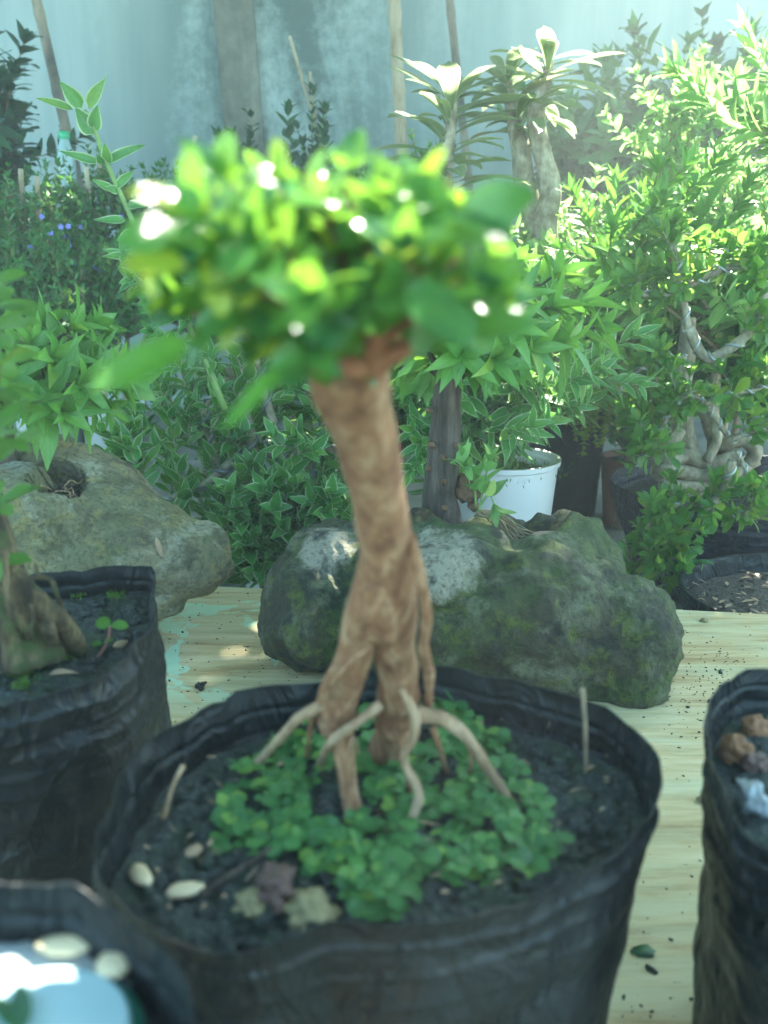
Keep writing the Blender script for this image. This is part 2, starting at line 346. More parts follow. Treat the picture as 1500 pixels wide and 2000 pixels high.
# ------------------------------------------------------------------ setting
fl = MB(); N = 40
fl.add([Vector((-30+60*i/N, -20+60*j/N, 0)) for j in range(N+1) for i in range(N+1)],
       [(j*(N+1)+i, j*(N+1)+i+1, (j+1)*(N+1)+i+1, (j+1)*(N+1)+i) for j in range(N) for i in range(N)])
tag(obj('ground', fl, M['floor'], None, (0,0,0)), kind='structure')
WY = 3.0
wl = thing('plastered_wall', 'tall pale blue plastered wall with dark mould stains across the back', 'wall', (0, WY, 0))
b = MB(); box(b, (-6, WY, 0), (6, WY+.15, 2.25)); obj('wall_panel', b, M['wall'], wl, smooth=False)
b = MB(); pc = at(462, 80, WY-.01); tl = .05
V = []
for z, s in ((0, 1), (2.2, 1)):
    x = pc.x - (z-pc.z)*tl
    for dx, y in ((-.055, WY-.025), (.055, WY-.025), (.055, WY-.002), (-.055, WY-.002)): V.append(Vector((x+dx, y, z)))
b.add(V, [(0,1,5,4),(1,2,6,5),(2,3,7,6),(3,0,4,7),(4,5,6,7),(3,2,1,0)])
obj('pilaster', b, M['pilaster'], wl, smooth=False)
b = MB(); box(b, (-6.0, WY-.03, 2.253), (6.0, WY+.18, 2.31)); obj('coping', b, M['wall'], wl, smooth=False)

# bench: a broad low plank top
YAW = Matrix.Rotation(R(-8), 4, 'Z')
bk = on(870, 1168, TT); bench = thing('wooden_bench', 'low wooden bench of pale planks with flaking mint paint under the pots and rocks', 'bench', (bk.x, bk.y, 0))
T0 = Matrix.Translation((bk.x, bk.y, 0)) @ YAW
def plank(x0, x1, y0, y1):
    m = MB(); nx, ny = 40, 10; 
    for k, z in enumerate((TT, TT-.022)):
        m.add([T0 @ Vector((x0+(x1-x0)*i/nx, y0+(y1-y0)*j/ny, z)) for j in range(ny+1) for i in range(nx+1)],
              [((j*(nx+1)+i, j*(nx+1)+i+1, (j+1)*(nx+1)+i+1, (j+1)*(nx+1)+i) if k == 0 else (j*(nx+1)+i, (j+1)*(nx+1)+i, (j+1)*(nx+1)+i+1, j*(nx+1)+i+1)) for j in range(ny) for i in range(nx)])
    n = (nx+1)*(ny+1)
    ring = [i for i in range(nx+1)] + [j*(nx+1)+nx for j in range(1, ny+1)] + [ny*(nx+1)+i for i in range(nx-1, -1, -1)] + [j*(nx+1) for j in range(ny-1, 0, -1)]
    m.f.extend([(ring[i]+n, ring[(i+1)%len(ring)]+n, ring[(i+1)%len(ring)], ring[i]) for i in range(len(ring))])
    return m
o = obj('bench_top', plank(-1.0, 1.15, -1.15, 0), M['wood'], bench, smooth=False)
for x, y in ((-.9,-.08), (1.05,-.08), (-.9,-1.05), (1.05,-1.05)):
    m = MB(); box(m, (x-.03, y-.03, 0), (x+.03, y+.03, TT-.0225), T0); obj('leg', m, M['wood'], bench, smooth=False)

# ------------------------------------------------------------------ pots
def ringshape(pts, n=72):
    P = [Vector((p[0], p[1], 0)) for p in pts]; P = P+[P[0]]; k = len(pts); out = []
    for i in range(k):
        a, b_, c, d = P[(i-1)%k], P[i], P[(i+1)%k], P[(i+2)%k]
        for j in range(8):
            t = j/8; out.append(.5*((2*b_)+(c-a)*t+(2*a-5*b_+4*c-d)*t*t+(3*b_-a-3*c+d)*t**3))
    L = [0]
    for i in range(len(out)): L.append(L[-1]+(out[(i+1)%len(out)]-out[i]).length)
    res = []; i = 0
    for j in range(n):
        s = L[-1]*j/n
        while L[i+1] < s: i += 1
        t = (s-L[i])/max(1e-9, L[i+1]-L[i]); res.append(out[i].lerp(out[(i+1)%len(out)], t))
    return res
def circ(cx, cy, r, ry=None, jit=0.0, n=12):
    return [(cx+r*(1+rnd(-jit,jit))*math.cos(2*math.pi*i/n), cy+(ry or r)*(1+rnd(-jit,jit))*math.sin(2*math.pi*i/n)) for i in range(n)]
def soil_disc(ring, c, z, sc_, amp, rings=34, clods=120, cs=.002, slope=(0,0)):
    m = MB(); n = len(ring); V = [Vector((c.x, c.y, z))]
    for i in range(1, rings+1):
        s = i/rings
        for p in ring:
            q = c.lerp(p, s*sc_); h = amp*noise.noise(Vector((q.x*55, q.y*55, 3)))+amp*.6*noise.noise(Vector((q.x*190, q.y*190, 7)))
            V.append(Vector((q.x, q.y, z+h*(1 if s < .9 else .4)+slope[0]*(q.x-c.x)+slope[1]*(q.y-c.y))))
    V[0].z += amp*noise.noise(Vector((c.x*55, c.y*55, 3)))
    F = [(0, 1+j, 1+(j+1)%n) for j in range(n)]
    for i in range(rings-1):
        for j in range(n): F.append((1+i*n+j, 1+(i+1)*n+j, 1+(i+1)*n+(j+1)%n, 1+i*n+(j+1)%n))
    m.add(V, F)
    for _ in range(clods):
        p = random.choice(ring); q = c.lerp(p, math.sqrt(random.random())*.93*sc_)
        r = cs*rnd(.4, 1.5); blob(m, (q.x, q.y, z+slope[0]*(q.x-c.x)+slope[1]*(q.y-c.y)+r*.3), (r*rnd(.8,1.5), r, r*.7), 1, .4)
    return m
def pot(name, label, cat, rim, zr, zb, soil_z, mat, smat, taper=.82, crumple=.004, ridges=6, group=None, thick=.0007, clods=120, zvar=None, amp=.004, lip=0, rz=.05, n=96, slope=(0,0), cs=.002):
    ring = ringshape(rim, n); c = sum(ring, Vector((0,0,0)))/n; rm = sum((p-c).length for p in ring)/n
    root = thing(name, label, cat, (c.x, c.y, zb), group); m = MB(); V = []; K = 84; US = [1-(1-i/84)**1.7 for i in range(85)]
    levels = [zb + (zr-zb)*(1-(1-i/K)**1.0) for i in range(K+1)]
    off = rnd(0, 50)
    def zrim(j): return (zvar(ring[j]) if zvar else 0) + crumple*.8*noise.noise(Vector((j*.21, off, 0))) + crumple*.35*noise.noise(Vector((j*.9, off, 4)))+crumple*.25*noise.noise(Vector((j*2.7, off, 9)))
    def pt(j, u, inset):       # u = 0 bottom .. 1 rim
        p = ring[j]; d = p-c; circ_ = d.normalized()*rm
        e = circ_.lerp(d, min(1, u*1.4)); s = taper+(1-taper)*u
        depth = (1-u)*(zr-zb)
        rd = 0
        if ridges and .006 < depth < rz*1.15: rd = .0014*max(0, math.cos(depth/rz*ridges*2*math.pi))**4
        cr = crumple*(noise.noise(Vector((d.x*22, d.y*22, u*3+off)))+.5*noise.noise(Vector((d.x*60, d.y*60, u*9+off))))
        fold = crumple*.5*noise.noise(Vector((d.x*14, d.y*14, u*16+off)))
        fold += crumple*.55*(.28-abs(noise.noise(Vector((d.x*26+u*5, d.y*26, u*7+off)))))*min(1, (1-u)*6)
        q = c + e.normalized()*(e.length*s + rd + (cr+fold)*(.35+.65*min(1, abs(u-.1))) - inset + (lip if u > .965 else 0))
        z = zb+(zr-zb)*u + zrim(j)*max(0, u*2-1)
        return Vector((q.x, q.y, z))
    rows = []
    for i in range(K+1): rows.append([pt(j, US[i], 0) for j in range(n)])
    rows.append([v*1 + Vector((0,0,.0006)) - (v-c).normalized()*thick*.5 for v in rows[-1]])
    for i in range(K, 0, -1):
        if US[i] < (soil_z-zb)/(zr-zb)-.06: break
        rows.append([pt(j, US[i], thick) for j in range(n)])
    for r_ in rows: V.extend(r_)
    F = []
    for i in range(len(rows)-1):
        for j in range(n): F.append((i*n+j, i*n+(j+1)%n, (i+1)*n+(j+1)%n, (i+1)*n+j))
    F.append(tuple(range(n))[::-1]); m.add(V, F)
    obj('bag' if 'bag' in name else 'pot_body', m, mat, root)
    u = (soil_z-zb)/(zr-zb); sr = [c + (pt(j, u, thick*1.5)-c)*1.0 for j in range(n)]
    sr = [Vector((p.x, p.y, 0)) for p in sr]
    obj('soil', soil_disc(sr, c, soil_z, 1.0, amp, clods=clods, slope=slope, cs=cs), smat, root)
    return root, c
# main grow bag
ZR = TT+.17
rimpx = [(195,1622),(248,1508),(332,1424),(446,1364),(628,1322),(790,1304),(940,1314),(1130,1364),(1229,1417),(1276,1470),(1288,1550),(1206,1652),(1130,1694),(1016,1751),(864,1797),(651,1806),(560,1838),(446,1856),(317,1820),(256,1782),(199,1706)]
rim = [on(x, y, ZR) for x, y in rimpx][::-1]
SZ = ZR-.024
pot('grow_bag', 'large black plastic grow bag in front, holding the blurred bonsai with bare roots', 'grow bag', [(p.x,p.y) for p in rim], ZR, TT+.0006, SZ, M['bag'], M['soil'], taper=.84, crumple=.0046, ridges=3, rz=.034, clods=900, amp=.0065, group='black grow bags on the bench', cs=.0026)
# left grow bag
lp = [on(x, y, ZR) for x, y in [(280,1098),(304,1150),(296,1205),(275,1262),(215,1308),(130,1342),(0,1372)]]
lrim = [(p.x,p.y) for p in lp]+[(-.235,.400),(-.29,.43),(-.315,.48),(-.30,.54),(-.255,.575),(-.205,.578)]
SZL = ZR-.020
pot('grow_bag', 'black grow bag at the left edge, crumpled rim, before the grey rock', 'grow bag', lrim[::-1], ZR, TT+.0006, SZL, M['bag'], M['soil'], taper=1.04, crumple=.006, ridges=6, amp=.006, clods=700, group='black grow bags on the bench', cs=.0022, rz=.06)
# bottom-left pot
ZB2 = TT+.212
pot('grow_bag', 'black grow bag cut off by the bottom left corner with pale disc and seeds inside', 'grow bag', circ(-.103, .148, .066, .068, .03), ZB2, TT+.0006, ZB2-.020, M['bag'], M['soil'], taper=.8, crumple=.004, clods=120, group='black grow bags on the bench')
# right grow bag
rr_ = [on(x, y, ZR) for x, y in [(1500,1306),(1434,1320),(1391,1362),(1380,1413),(1391,1470),(1412,1560),(1480,1660)]]
rrim = [(p.x,p.y) for p in rr_]+[(.16,.262),(.21,.262),(.27,.29),(.305,.345),(.30,.41),(.25,.445)]
pot('grow_bag', 'black grow bag at the right edge with orange and brown stones on its soil', 'grow bag', rrim, ZR, TT+.0006, ZR-.022, M['bag'], M['soil'], taper=.8, crumple=.0045, clods=200, group='black grow bags on the bench')
# behind the bench
pc = at(1500, 952, 1.45); BIGZ = pc.z
pot('grow_bag', 'large faded purple black grow bag with ridged rim holding the wired bonsai on the right', 'grow bag', circ(pc.x, 1.45, .235, .20, .02), BIGZ+.004, .0006, BIGZ-.025, M['bag_purple'], M['soil_dry'], taper=.86, crumple=.006, ridges=7, rz=.09, clods=160)
BIGC = Vector((pc.x-.06, 1.42, BIGZ-.025))
pot('round_pot', 'smooth rimmed black round pot of dark soil and bark chips at the bench back edge', 'pot', circ(.505, 1.085, .150, .138, .005), .118, .0006, .095, M['bag'], M['soil_dry'], taper=.85, crumple=.0008, ridges=0, thick=.005, clods=200)
pw = at(985, 893, 1.3)
pot('white_pot', 'glossy white round pot with moss inside, behind the big mossy rock', 'pot', circ(pw.x, 1.3, .074, .074, 0), pw.z, .0006, pw.z-.02, M['white_pot'], M['moss'] and M['soil'], taper=.72, crumple=0, ridges=0, thick=.006, lip=.003, clods=60)
WPC = Vector((pw.x, 1.3, pw.z-.02))
pk = at(1120, 790, 1.75)
pot('round_pot', 'tall black pot with lime green trailing plant, behind the white pot', 'pot', circ(pk.x, 1.8, .075, .075, .0), pk.z, .0006, pk.z-.02, M['bag'], M['soil'], taper=.8, crumple=.001, ridges=0, thick=.004, clods=40)
pt_ = at(1240, 872, 1.75)
pot('terracotta_pot', 'reddish terracotta pot with soil partly hidden by the purple black bag', 'pot', circ(pt_.x, 1.76, .058, .058, .0), pt_.z-.02, .0006, pt_.z-.03, M['terracotta'], M['soil'], taper=.8, crumple=0, ridges=0, thick=.006, clods=60)
for px, lab in ((95, 'grey plastic pot under the drooping leaves, left of the two behind the left rock'), (225, 'grey plastic pot between the left rock and the edged shrub, right of the two')):
    p = at(px, 790, 1.42)
    pot('grey_pot', lab, 'pot', circ(p.x, 1.42, .048, .05, 0), p.z, .0006, p.z-.015, M['grey_pot'], M['soil'], taper=.85, crumple=0, ridges=0, thick=.003, clods=10, group='grey pots behind the left rock')
p = at(590, 830, 1.5)
pot('grey_pot', 'wide grey pot mostly hidden behind the wired edged shrub', 'pot', circ(p.x, 1.45, .15, .09, 0), .17, .0006, .155, M['grey_pot'], M['soil'], taper=.8, crumple=0, ridges=0, thick=.004, clods=10)

# ------------------------------------------------------------------ rocks
def rock(name, lobes, dents, mat, label, voxel=.0030, amp=.0085, floor=TT+.0006, SM=24, balls=()):
    m = MB()
    for (px, py, Y, rx, ry, rz, *rot) in lobes:
        blob(m, at(px, py, Y), (rx, ry, rz), 3, .12, 1.0, Matrix.Rotation(rot[0] if rot else 0, 3, 'Y'))
    tmp = obj('tmp', m, mat, None, (0,0,0)); md = tmp.modifiers.new('r', 'REMESH'); md.mode = 'VOXEL'; md.voxel_size = voxel
    s = tmp.modifiers.new('s', 'SMOOTH'); s.iterations = SM; s.factor = .5
    dg = bpy.context.evaluated_depsgraph_get(); ev = tmp.evaluated_get(dg); me = bpy.data.meshes.new_from_object(ev)
    bpy.data.objects.remove(tmp)
    me.update()
    c = sum((v.co for v in me.vertices), Vector())/len(me.vertices); loc = Vector((.045, .83, floor)) if mat is M.get('rock_moss') else Vector((c.x, c.y, floor))
    nrm = [v.normal.copy() for v in me.vertices]
    for v, n in zip(me.vertices, nrm):
        p = v.co.copy()
        h = amp*1.6*noise.noise(p*14)+amp*1.0*(.5-abs(noise.noise(p*30)))+amp*.45*noise.noise(p*75)+amp*.22*noise.noise(p*170)
        if mat is M.get('rock_moss'): h += amp*1.5*(.22-abs(noise.noise(Vector((p.x*9+3, p.y*9, p.z*13))))) + amp*.8*(.2-abs(noise.noise(p*21+Vector((5,1,2)))))
        h -= amp*.9*max(0, noise.noise(Vector((p.x*18, p.y*18, p.z*60)))-.25)
        p += n*h
        for (d, r, zf, soft) in dents:
            e = math.sqrt(((p.x-d.x)/r[0])**2+((p.y-d.y)/r[1])**2)+.12*noise.noise(p*30)
            if e < 1 and p.z > zf:
                k = min(1, (1-e)/soft); p.z = p.z+(zf-p.z)*k
        for (d, r, dv) in balls:
            for _ in range(40):
                q = p-d; e = (q.x/r[0])**2+(q.y/r[1])**2+(q.z/r[2])**2+.35*noise.noise(p*35)
                if e >= 1: break
                p = p+dv*.0025
        if p.z < floor: p.z = floor
        v.co = p - loc
    me.polygons.foreach_set('use_smooth', [True]*len(me.polygons)); me.materials.clear(); me.materials.append(mat); me.name = name
    o = bpy.data.objects.new(name, me); sc.collection.objects.link(o); o.location = loc; o['_org'] = tuple(loc)
    return tag(o, label, 'rock')
cm = on(925, 1340, TT+.0006); RL = Vector((.045, .83, TT+.0006))
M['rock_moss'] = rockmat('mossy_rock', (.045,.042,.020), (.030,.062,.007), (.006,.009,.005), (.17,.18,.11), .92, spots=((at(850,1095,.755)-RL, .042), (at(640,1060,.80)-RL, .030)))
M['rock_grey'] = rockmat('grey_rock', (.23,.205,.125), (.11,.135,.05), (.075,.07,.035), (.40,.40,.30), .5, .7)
cav = at(985, 1045, .86)
ROCK_FZ = cav.z-.012
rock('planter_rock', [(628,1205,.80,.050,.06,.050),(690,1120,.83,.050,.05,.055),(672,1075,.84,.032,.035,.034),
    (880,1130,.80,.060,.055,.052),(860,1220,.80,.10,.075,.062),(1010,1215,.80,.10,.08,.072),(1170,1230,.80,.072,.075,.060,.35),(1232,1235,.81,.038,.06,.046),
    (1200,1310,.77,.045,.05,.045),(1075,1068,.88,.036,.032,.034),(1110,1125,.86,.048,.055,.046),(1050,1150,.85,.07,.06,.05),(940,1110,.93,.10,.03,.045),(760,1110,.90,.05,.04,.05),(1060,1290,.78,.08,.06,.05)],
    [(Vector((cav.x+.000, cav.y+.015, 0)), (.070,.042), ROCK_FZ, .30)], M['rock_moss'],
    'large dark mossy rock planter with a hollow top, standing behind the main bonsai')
lc = at(98, 950, .90)
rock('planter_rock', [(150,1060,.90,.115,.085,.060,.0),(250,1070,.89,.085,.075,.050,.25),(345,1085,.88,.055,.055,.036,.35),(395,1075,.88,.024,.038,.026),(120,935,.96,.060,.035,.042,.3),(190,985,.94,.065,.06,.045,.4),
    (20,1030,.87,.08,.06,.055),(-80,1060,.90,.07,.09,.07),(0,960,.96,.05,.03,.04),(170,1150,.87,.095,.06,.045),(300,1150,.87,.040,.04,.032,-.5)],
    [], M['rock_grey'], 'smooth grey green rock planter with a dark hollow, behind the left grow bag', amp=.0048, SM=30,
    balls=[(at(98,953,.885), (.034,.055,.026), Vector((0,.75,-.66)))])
lc = at(98, 975, .905)
LCZ = lc.z-.008

# ------------------------------------------------------------------ plants
def outward(P, i):
    return frames(P)[i]
def leafy(lv, P, spec, t0=.0, tip=True):
    """put leaves along the path P"""
    L0, W0 = spec['L'], spec['W']; sp = spec['sp']; arr = spec.get('arr', 2); ang = spec.get('ang', .9); dr = spec.get('droop', .25); g = spec.get('g', 0)
    fr = frames(P); tot = sum((P[i+1]-P[i]).length for i in range(len(P)-1)); s = 0; nxt = tot*t0; a = rnd(0, 6.28)
    for i in range(len(P)-1):
        d = (P[i+1]-P[i]).length
        while nxt <= s+d+1e-9:
            k = (nxt-s)/max(d, 1e-9); p = P[i].lerp(P[i+1], k); t, n, b_ = fr[i]; prog = nxt/tot
            a += math.pi/2 if arr == 2 else 2.4
            sz = rnd(.7, 1.1)*(1-.45*max(0, prog-.75)/.25 if spec.get('tipsmall', True) else 1)
            for q in range(arr):
                an = a+2*math.pi*q/arr+rnd(-.25,.25); rad = n*math.cos(an)+b_*math.sin(an)
                A = ang*(1-spec.get('close',.45)*prog)+rnd(-.15,.15); dd = t*math.cos(A)+rad*math.sin(A)+Vector((0,0,-g))+rv()*.12
                nn = t*math.sin(A)-rad*math.cos(A)+Vector((0,0,spec.get('up',.5)))+rv()*.15
                lv.add(p, dd, nn, L0*sz*rnd(.85,1.15), W0*sz*rnd(.85,1.15), dr*rnd(.4,1.5), spec.get('fold', .14))
            nxt += sp*rnd(.8, 1.2)
        s += d
    if tip:
        t, n, b_ = fr[-1]; k = spec.get('tipn', 4); a = rnd(0, 6)
        for q in range(k):
            an = a+2*math.pi*q/k; rad = n*math.cos(an)+b_*math.sin(an); A = rnd(*spec.get('tipa', (.3,.9)))
            lv.add(P[-1], t*math.cos(A)+rad*math.sin(A)+Vector((0,0,-g*.5)), t*math.sin(A)-rad*math.cos(A)+Vector((0,0,.3)), L0*rnd(.5,.85), W0*rnd(.5,.8), dr*.6, .2)
def bush(name, label, cat, base, cc, cr, n, spec, lmat, smat, srad=.003, t0=.45, group=None, kind='oval', rows=4, wob=.25, sub=2, trunk=None, shell=.35, low=0, updir=.6, part='leaves', sides=5):
    base = Vector(base); cc = Vector(cc); root = thing(name, label, cat, base, group)
    st = MB(); lv = Leaves(kind, rows)
    if trunk:
        pts, rad = trunk; tube(st, pts, rad, 9, 5, .12, 40); origin = Vector(pts[-1])
    elif cc.z-base.z > .12:
        origin = Vector((base.x+rnd(-.01,.01), base.y, base.z+(cc.z-cr[2]*.9-base.z)*.8 if cc.z-cr[2] > base.z+.05 else base.z+.02))
        tube(st, [base, base.lerp(origin, .5)+rv()*.01, origin], [srad*3.2, srad*2.6, srad*2.2], 10, 6, .15, 30)
    else: origin = base
    for i in range(n):
        v = rv()*(shell+(1-shell)*random.random()**.5)
        if v.z < 0 and not low: v.z *= .5
        tgt = cc + Vector((v.x*cr[0], v.y*cr[1], v.z*cr[2]))
        d = tgt-origin; mid = origin + d*.5 + rv()*d.length*wob*.5 + Vector((v.x*cr[0], v.y*cr[1], 0))*.15
        e = tgt + Vector((v.x*.3, v.y*.3, updir)).normalized()*spec['L']*rnd(.3, 1)
        P = smoothpath([origin, mid, tgt, e], 7)
        tube(st, P[::3]+[P[-1]], [srad, srad*.6, srad*.35], sides, 1, cap=False)
        leafy(lv, P, spec, t0)
        for _ in range(sub):
            k = int(len(P)*rnd(.4, .85)); q = P[k]; dirv = ((q-cc).normalized()*.5+rv()+Vector((0,0,updir*.6))).normalized()
            ln = spec['L']*rnd(1.5, 3.2); P2 = smoothpath([q, q+dirv*ln*.5+rv()*ln*.08, q+dirv*ln+Vector((0,0,ln*.12))], 4)
            tube(st, P2, [srad*.45, srad*.25], 4, 1, cap=False); leafy(lv, P2, spec, .15)
    obj('stems' if not trunk else 'trunk', st, smat, root); obj(part, lv, lmat, root)
    return root
# ---- main bonsai
YM = .358
def yt(py): return .358-.098*min(1, max(0, (1400-py)/700))
def mp(px, py, dy=0): return at(px, py, yt(py)+dy*.9)
base = on(705, 1615, SZ)
mt = thing('bonsai_tree', 'blurred foreground bonsai with thick tan trunk, bare roots and flat glossy crown', 'bonsai', (base.x, base.y, SZ))
U = YM/1900*1.03       # metres per pixel there
def rs(pts, rad): return [r*p.y/YM for p, r in zip(pts, rad)]
m = MB()
tube(m, (q_ := [mp(675,700), mp(690,760), mp(712,850), mp(735,950), mp(748,1050), mp(752,1130), mp(745,1215)]), rs(q_, [66*U, 70*U, 62*U, 54*U, 52*U, 56*U, 57*U]), 52, 16, .15, 60)
tube(m, (q_ := [mp(640,690,-.004), mp(655,760,-.004), mp(690,850)]), rs(q_, [36*U, 48*U, 30*U]), 16, 8, .2, 80)
tube(m, (q_ := [mp(742,1090), mp(722,1170,-.004), mp(700,1250,-.005), mp(672,1330,-.006), mp(655,1400,-.007), mp(668,1455,-.008), mp(678,1520,-.010), at(698,1628,base.y)]), rs(q_, [44*U, 42*U, 37*U, 38*U, 40*U, 24*U, 21*U, 20*U]), 40, 12, .17, 65)
rb = on(762, 1440, SZ)
tube(m, (q_ := [mp(765,1090), mp(770,1170), mp(772,1260), mp(775,1340), mp(778,1412,.004)]), rs(q_, [42*U, 43*U, 41*U, 41*U, 46*U]), 40, 12, .17, 65)
tube(m, (q_ := [mp(776,1380,.006), at(765,1430,.375), at(757,1475,.385)]), rs(q_, [40*U, 36*U, 40*U]), 16, 6, .2, 75)
obj('trunk', m, M['bark_main'], mt)
def root(pts, rad, mat='root_main'):
    m = MB(); tube(m, [pts[0]]+[p+rv()*.0012 for p in pts[1:-1]]+[pts[-1]], [r*.84*rnd(.85,1.12) for r in rs(pts, rad)], 12, 7, .3, 130); obj('root', m, M[mat], mt)
def sp_(px, py): return on(px, py, SZ-.001)
root([mp(640,1375,-.01), mp(590,1405,-.012), mp(545,1450,0), sp_(488,1505)], [17*U, 14*U, 12*U, 11*U])
root([mp(745,1375,-.012), mp(690,1412,-.018), mp(652,1450,-.018), sp_(620,1505)], [16*U, 13*U, 12*U, 9*U])
root([mp(782,1345,-.016), mp(806,1400,-.022), mp(806,1440,-.022), mp(795,1485,-.022), mp(815,1555,-.022), sp_(788,1632)], [10*U, 16*U, 13*U, 11*U, 12*U, 10*U])
root([mp(815,1395,-.012), mp(860,1402,-.013), mp(915,1440,-.010), mp(955,1510,-.006), sp_(1003,1575)], [22*U, 17*U, 16*U, 15*U, 12*U])
root([mp(845,1420), mp(862,1460,.0), sp_(872,1512)], [8*U, 7*U, 6*U], 'bark_main')
root([mp(912,1440), mp(915,1480), sp_(918,1520)], [7*U, 6*U, 5*U], 'bark_main')
root([mp(610,1400), mp(602,1440), sp_(597,1490)], [7*U, 6*U, 5*U], 'bark_main')
root([mp(782,1410,-.005), mp(785,1450,-.005), mp(790,1500,-.005), sp_(800,1560)], [8*U, 7*U, 7*U, 6*U], 'bark_main')
root([mp(700,1470,-.004), mp(686,1440,-.020), mp(683,1480,-.02)], [4*U, 5*U, 4*U])
root([mp(800,1040), mp(812,1120,-.012), mp(832,1200,-.010), mp(826,1265,-.010), mp(840,1330,-.006), mp(832,1400,0)], [12*U, 14*U, 15*U, 13*U, 13*U, 15*U], 'bark_main')
root([mp(700,1150,-.022), mp(745,1162,-.028), mp(722,1200,-.028), mp(695,1235,-.026), mp(682,1255,-.022)], [6*U, 9*U, 9*U, 9*U, 7*U], 'bark_main')
root([mp(725,1262,-.024), mp(690,1290,-.024), mp(655,1320,-.022), mp(635,1350,-.018)], [6*U, 6*U, 6*U, 8*U], 'bark_main')
root([mp(655,1300,-.018), mp(640,1330,-.018), mp(628,1370,-.016)], [10*U, 14*U, 16*U], 'bark_main')
YK = .248
# crown
br = MB(); lv = Leaves('oval', 7)
def crown_branch(pts, rad): 
    return tube(br, pts, rad, 8, 6, .1, 90)
cr_specs = dict(L=.0165, W=.0084, sp=.0058, arr=2, ang=1.05, droop=.2, up=1.0, fold=.10)
tips = []
for k in range(20):
    a = 2*math.pi*k/20+rnd(-.15,.15); r = rnd(.5, 1.08)
    tips.append((632+325*r*math.cos(a), rnd(430,585)-15*(1-r)*4 - 25*math.sin(a), YK+.003+.049*r*math.sin(a)))
for k in range(11): tips.append((rnd(430,840), rnd(345,420), YK+rnd(-.03,.04)))
for k in range(5): tips.append((rnd(380,880), rnd(580,650), YK+rnd(-.045,.03)))
for (px, py, Y) in tips:
    s = mp(rnd(640,735), rnd(690,720)); e = at(px, py, Y); mid = s.lerp(e, .5)+Vector((rnd(-.006,.006),0,rnd(-.004,.008)))
    P = tube(br, [s, mid, e], [.0027, .0014, .0007], 7, 6, .1, 90)
    leafy(lv, P, cr_specs, .58)
    for _ in range(random.choice((0,1,1,2))):
        q = P[int(len(P)*rnd(.45,.8))]; d = rv(); d.z = d.z*.4+.2; P2 = smoothpath([q, q+d*.010, q+d*.020+Vector((0,0,.002))], 4); tube(br, P2, [.0011,.0007], 6, 1, cap=False); leafy(lv, P2, cr_specs, .3)
tube(br, [mp(735,720,-.012), mp(680,715,-.02), mp(600,710,-.022), mp(530,700,-.02)], [.0033,.003,.0025,.0016], 8, 5, .1, 90)
tube(br, [mp(715,725,-.015), mp(770,690,-.02), mp(860,650,-.02)], [.0034,.0028,.0016], 8, 5, .1, 90)
tube(br, [mp(725,715,-.015), mp(760,600,-.03), mp(840,530,-.035), mp(890,500,-.035)], [.003,.0026,.002,.0015], 8, 5, .1, 90)
# the big single leaves that reach out of the crown
def bigleaf(a, b_, Y0, Y1, W, nn=(0,-.35,1), droop=.1):
    p, q = at(*a, Y0*.7), at(*b_, Y1*.7); lv.add(p, q-p, Vector(nn), (q-p).length, W*.84, droop, .1)
bigleaf((370,665), (172,745), .30, .262, .0085, (0,-1,.12), .0)
bigleaf((870,640), (1045,635), .31, .285, .008, (0,-.8,.6), .05)
bigleaf((500,440), (225,432), .32, .285, .013, (0,-.8,.7), .1)
bigleaf((420,415), (255,350), .33, .31, .010, (0,-.6,.8), .15)
bigleaf((860,450), (1040,390), .31, .29, .015, (.1,-.8,.6), .1)
bigleaf((735,330), (850,450), .33, .30, .022, (.2,-1,.25), .1)
bigleaf((790,560), (930,650), .30, .275, .012, (0,-.9,.4), .1)
bigleaf((560,700), (450,830), .30, .27, .0045, (0,-.8,.5), .1)
bigleaf((440,520), (330,400), .32, .30, .011, (0,-.8,.5), .1)
for _ in range(22):
    p = at(rnd(330,920), rnd(380,600), YK-rnd(.016,.048)); d = rv(); d.z *= .35
    lv.add(p, d, Vector((0,-.5,1))+rv()*.4, rnd(.011,.018), rnd(.006,.009), .15, .1)
obj('branches', br, M['twig_red'], mt); obj('leaves', lv, M['crown'], mt)
# ---- ground cover in the main bag
def inpoly(x, y, P):
    r = False; j = len(P)-1
    for i in range(len(P)):
        if (P[i][1] > y) != (P[j][1] > y) and x < (P[j][0]-P[i][0])*(y-P[i][1])/(P[j][1]-P[i][1])+P[i][0]: r = not r
        j = i
    return r
GP = [(430,1600),(440,1540),(500,1490),(600,1430),(700,1385),(860,1370),(960,1430),(1010,1510),(1060,1600),(1095,1690),(1000,1725),(905,1745),(840,1690),(800,1720),(800,1790),(700,1800),(640,1730),(560,1700),(430,1665)]
cl = Leaves('oval', 5); k = 0
while k < 380:
    x, y = rnd(420,1100), rnd(1370,1800)
    if not inpoly(x, y, GP) or (x-655)**2/70**2+(y-1580)**2/52**2 < 1 or (x-850)**2/38**2+(y-1660)**2/25**2 < .7: continue
    p = on(x, y, SZ)+Vector((0,0,rnd(.001,.009))); n0 = rnd(0,6); q = random.choice((2,3,4))
    for i in range(q):
        a = n0+2*math.pi*i/q+rnd(-.3,.3); s = rnd(.0042,.0085)
        cl.add(p, (math.cos(a), math.sin(a), rnd(-.1,.45)), (rnd(-.3,.3), rnd(-.6,0), 1), s, s*.88, .25, .05)
    k += 1
    if random.random() < .12: cl.add(p, rv()+Vector((0,0,1.2)), (0,-1,.3), rnd(.008,.014), .0012, .1, 0)
solo('ground_cover', cl, M['clover'], (on(750,1600,SZ).x, on(750,1600,SZ).y, SZ), 'low round leaved green ground cover spread over the soil under the main bonsai', 'ground cover', kind='stuff')
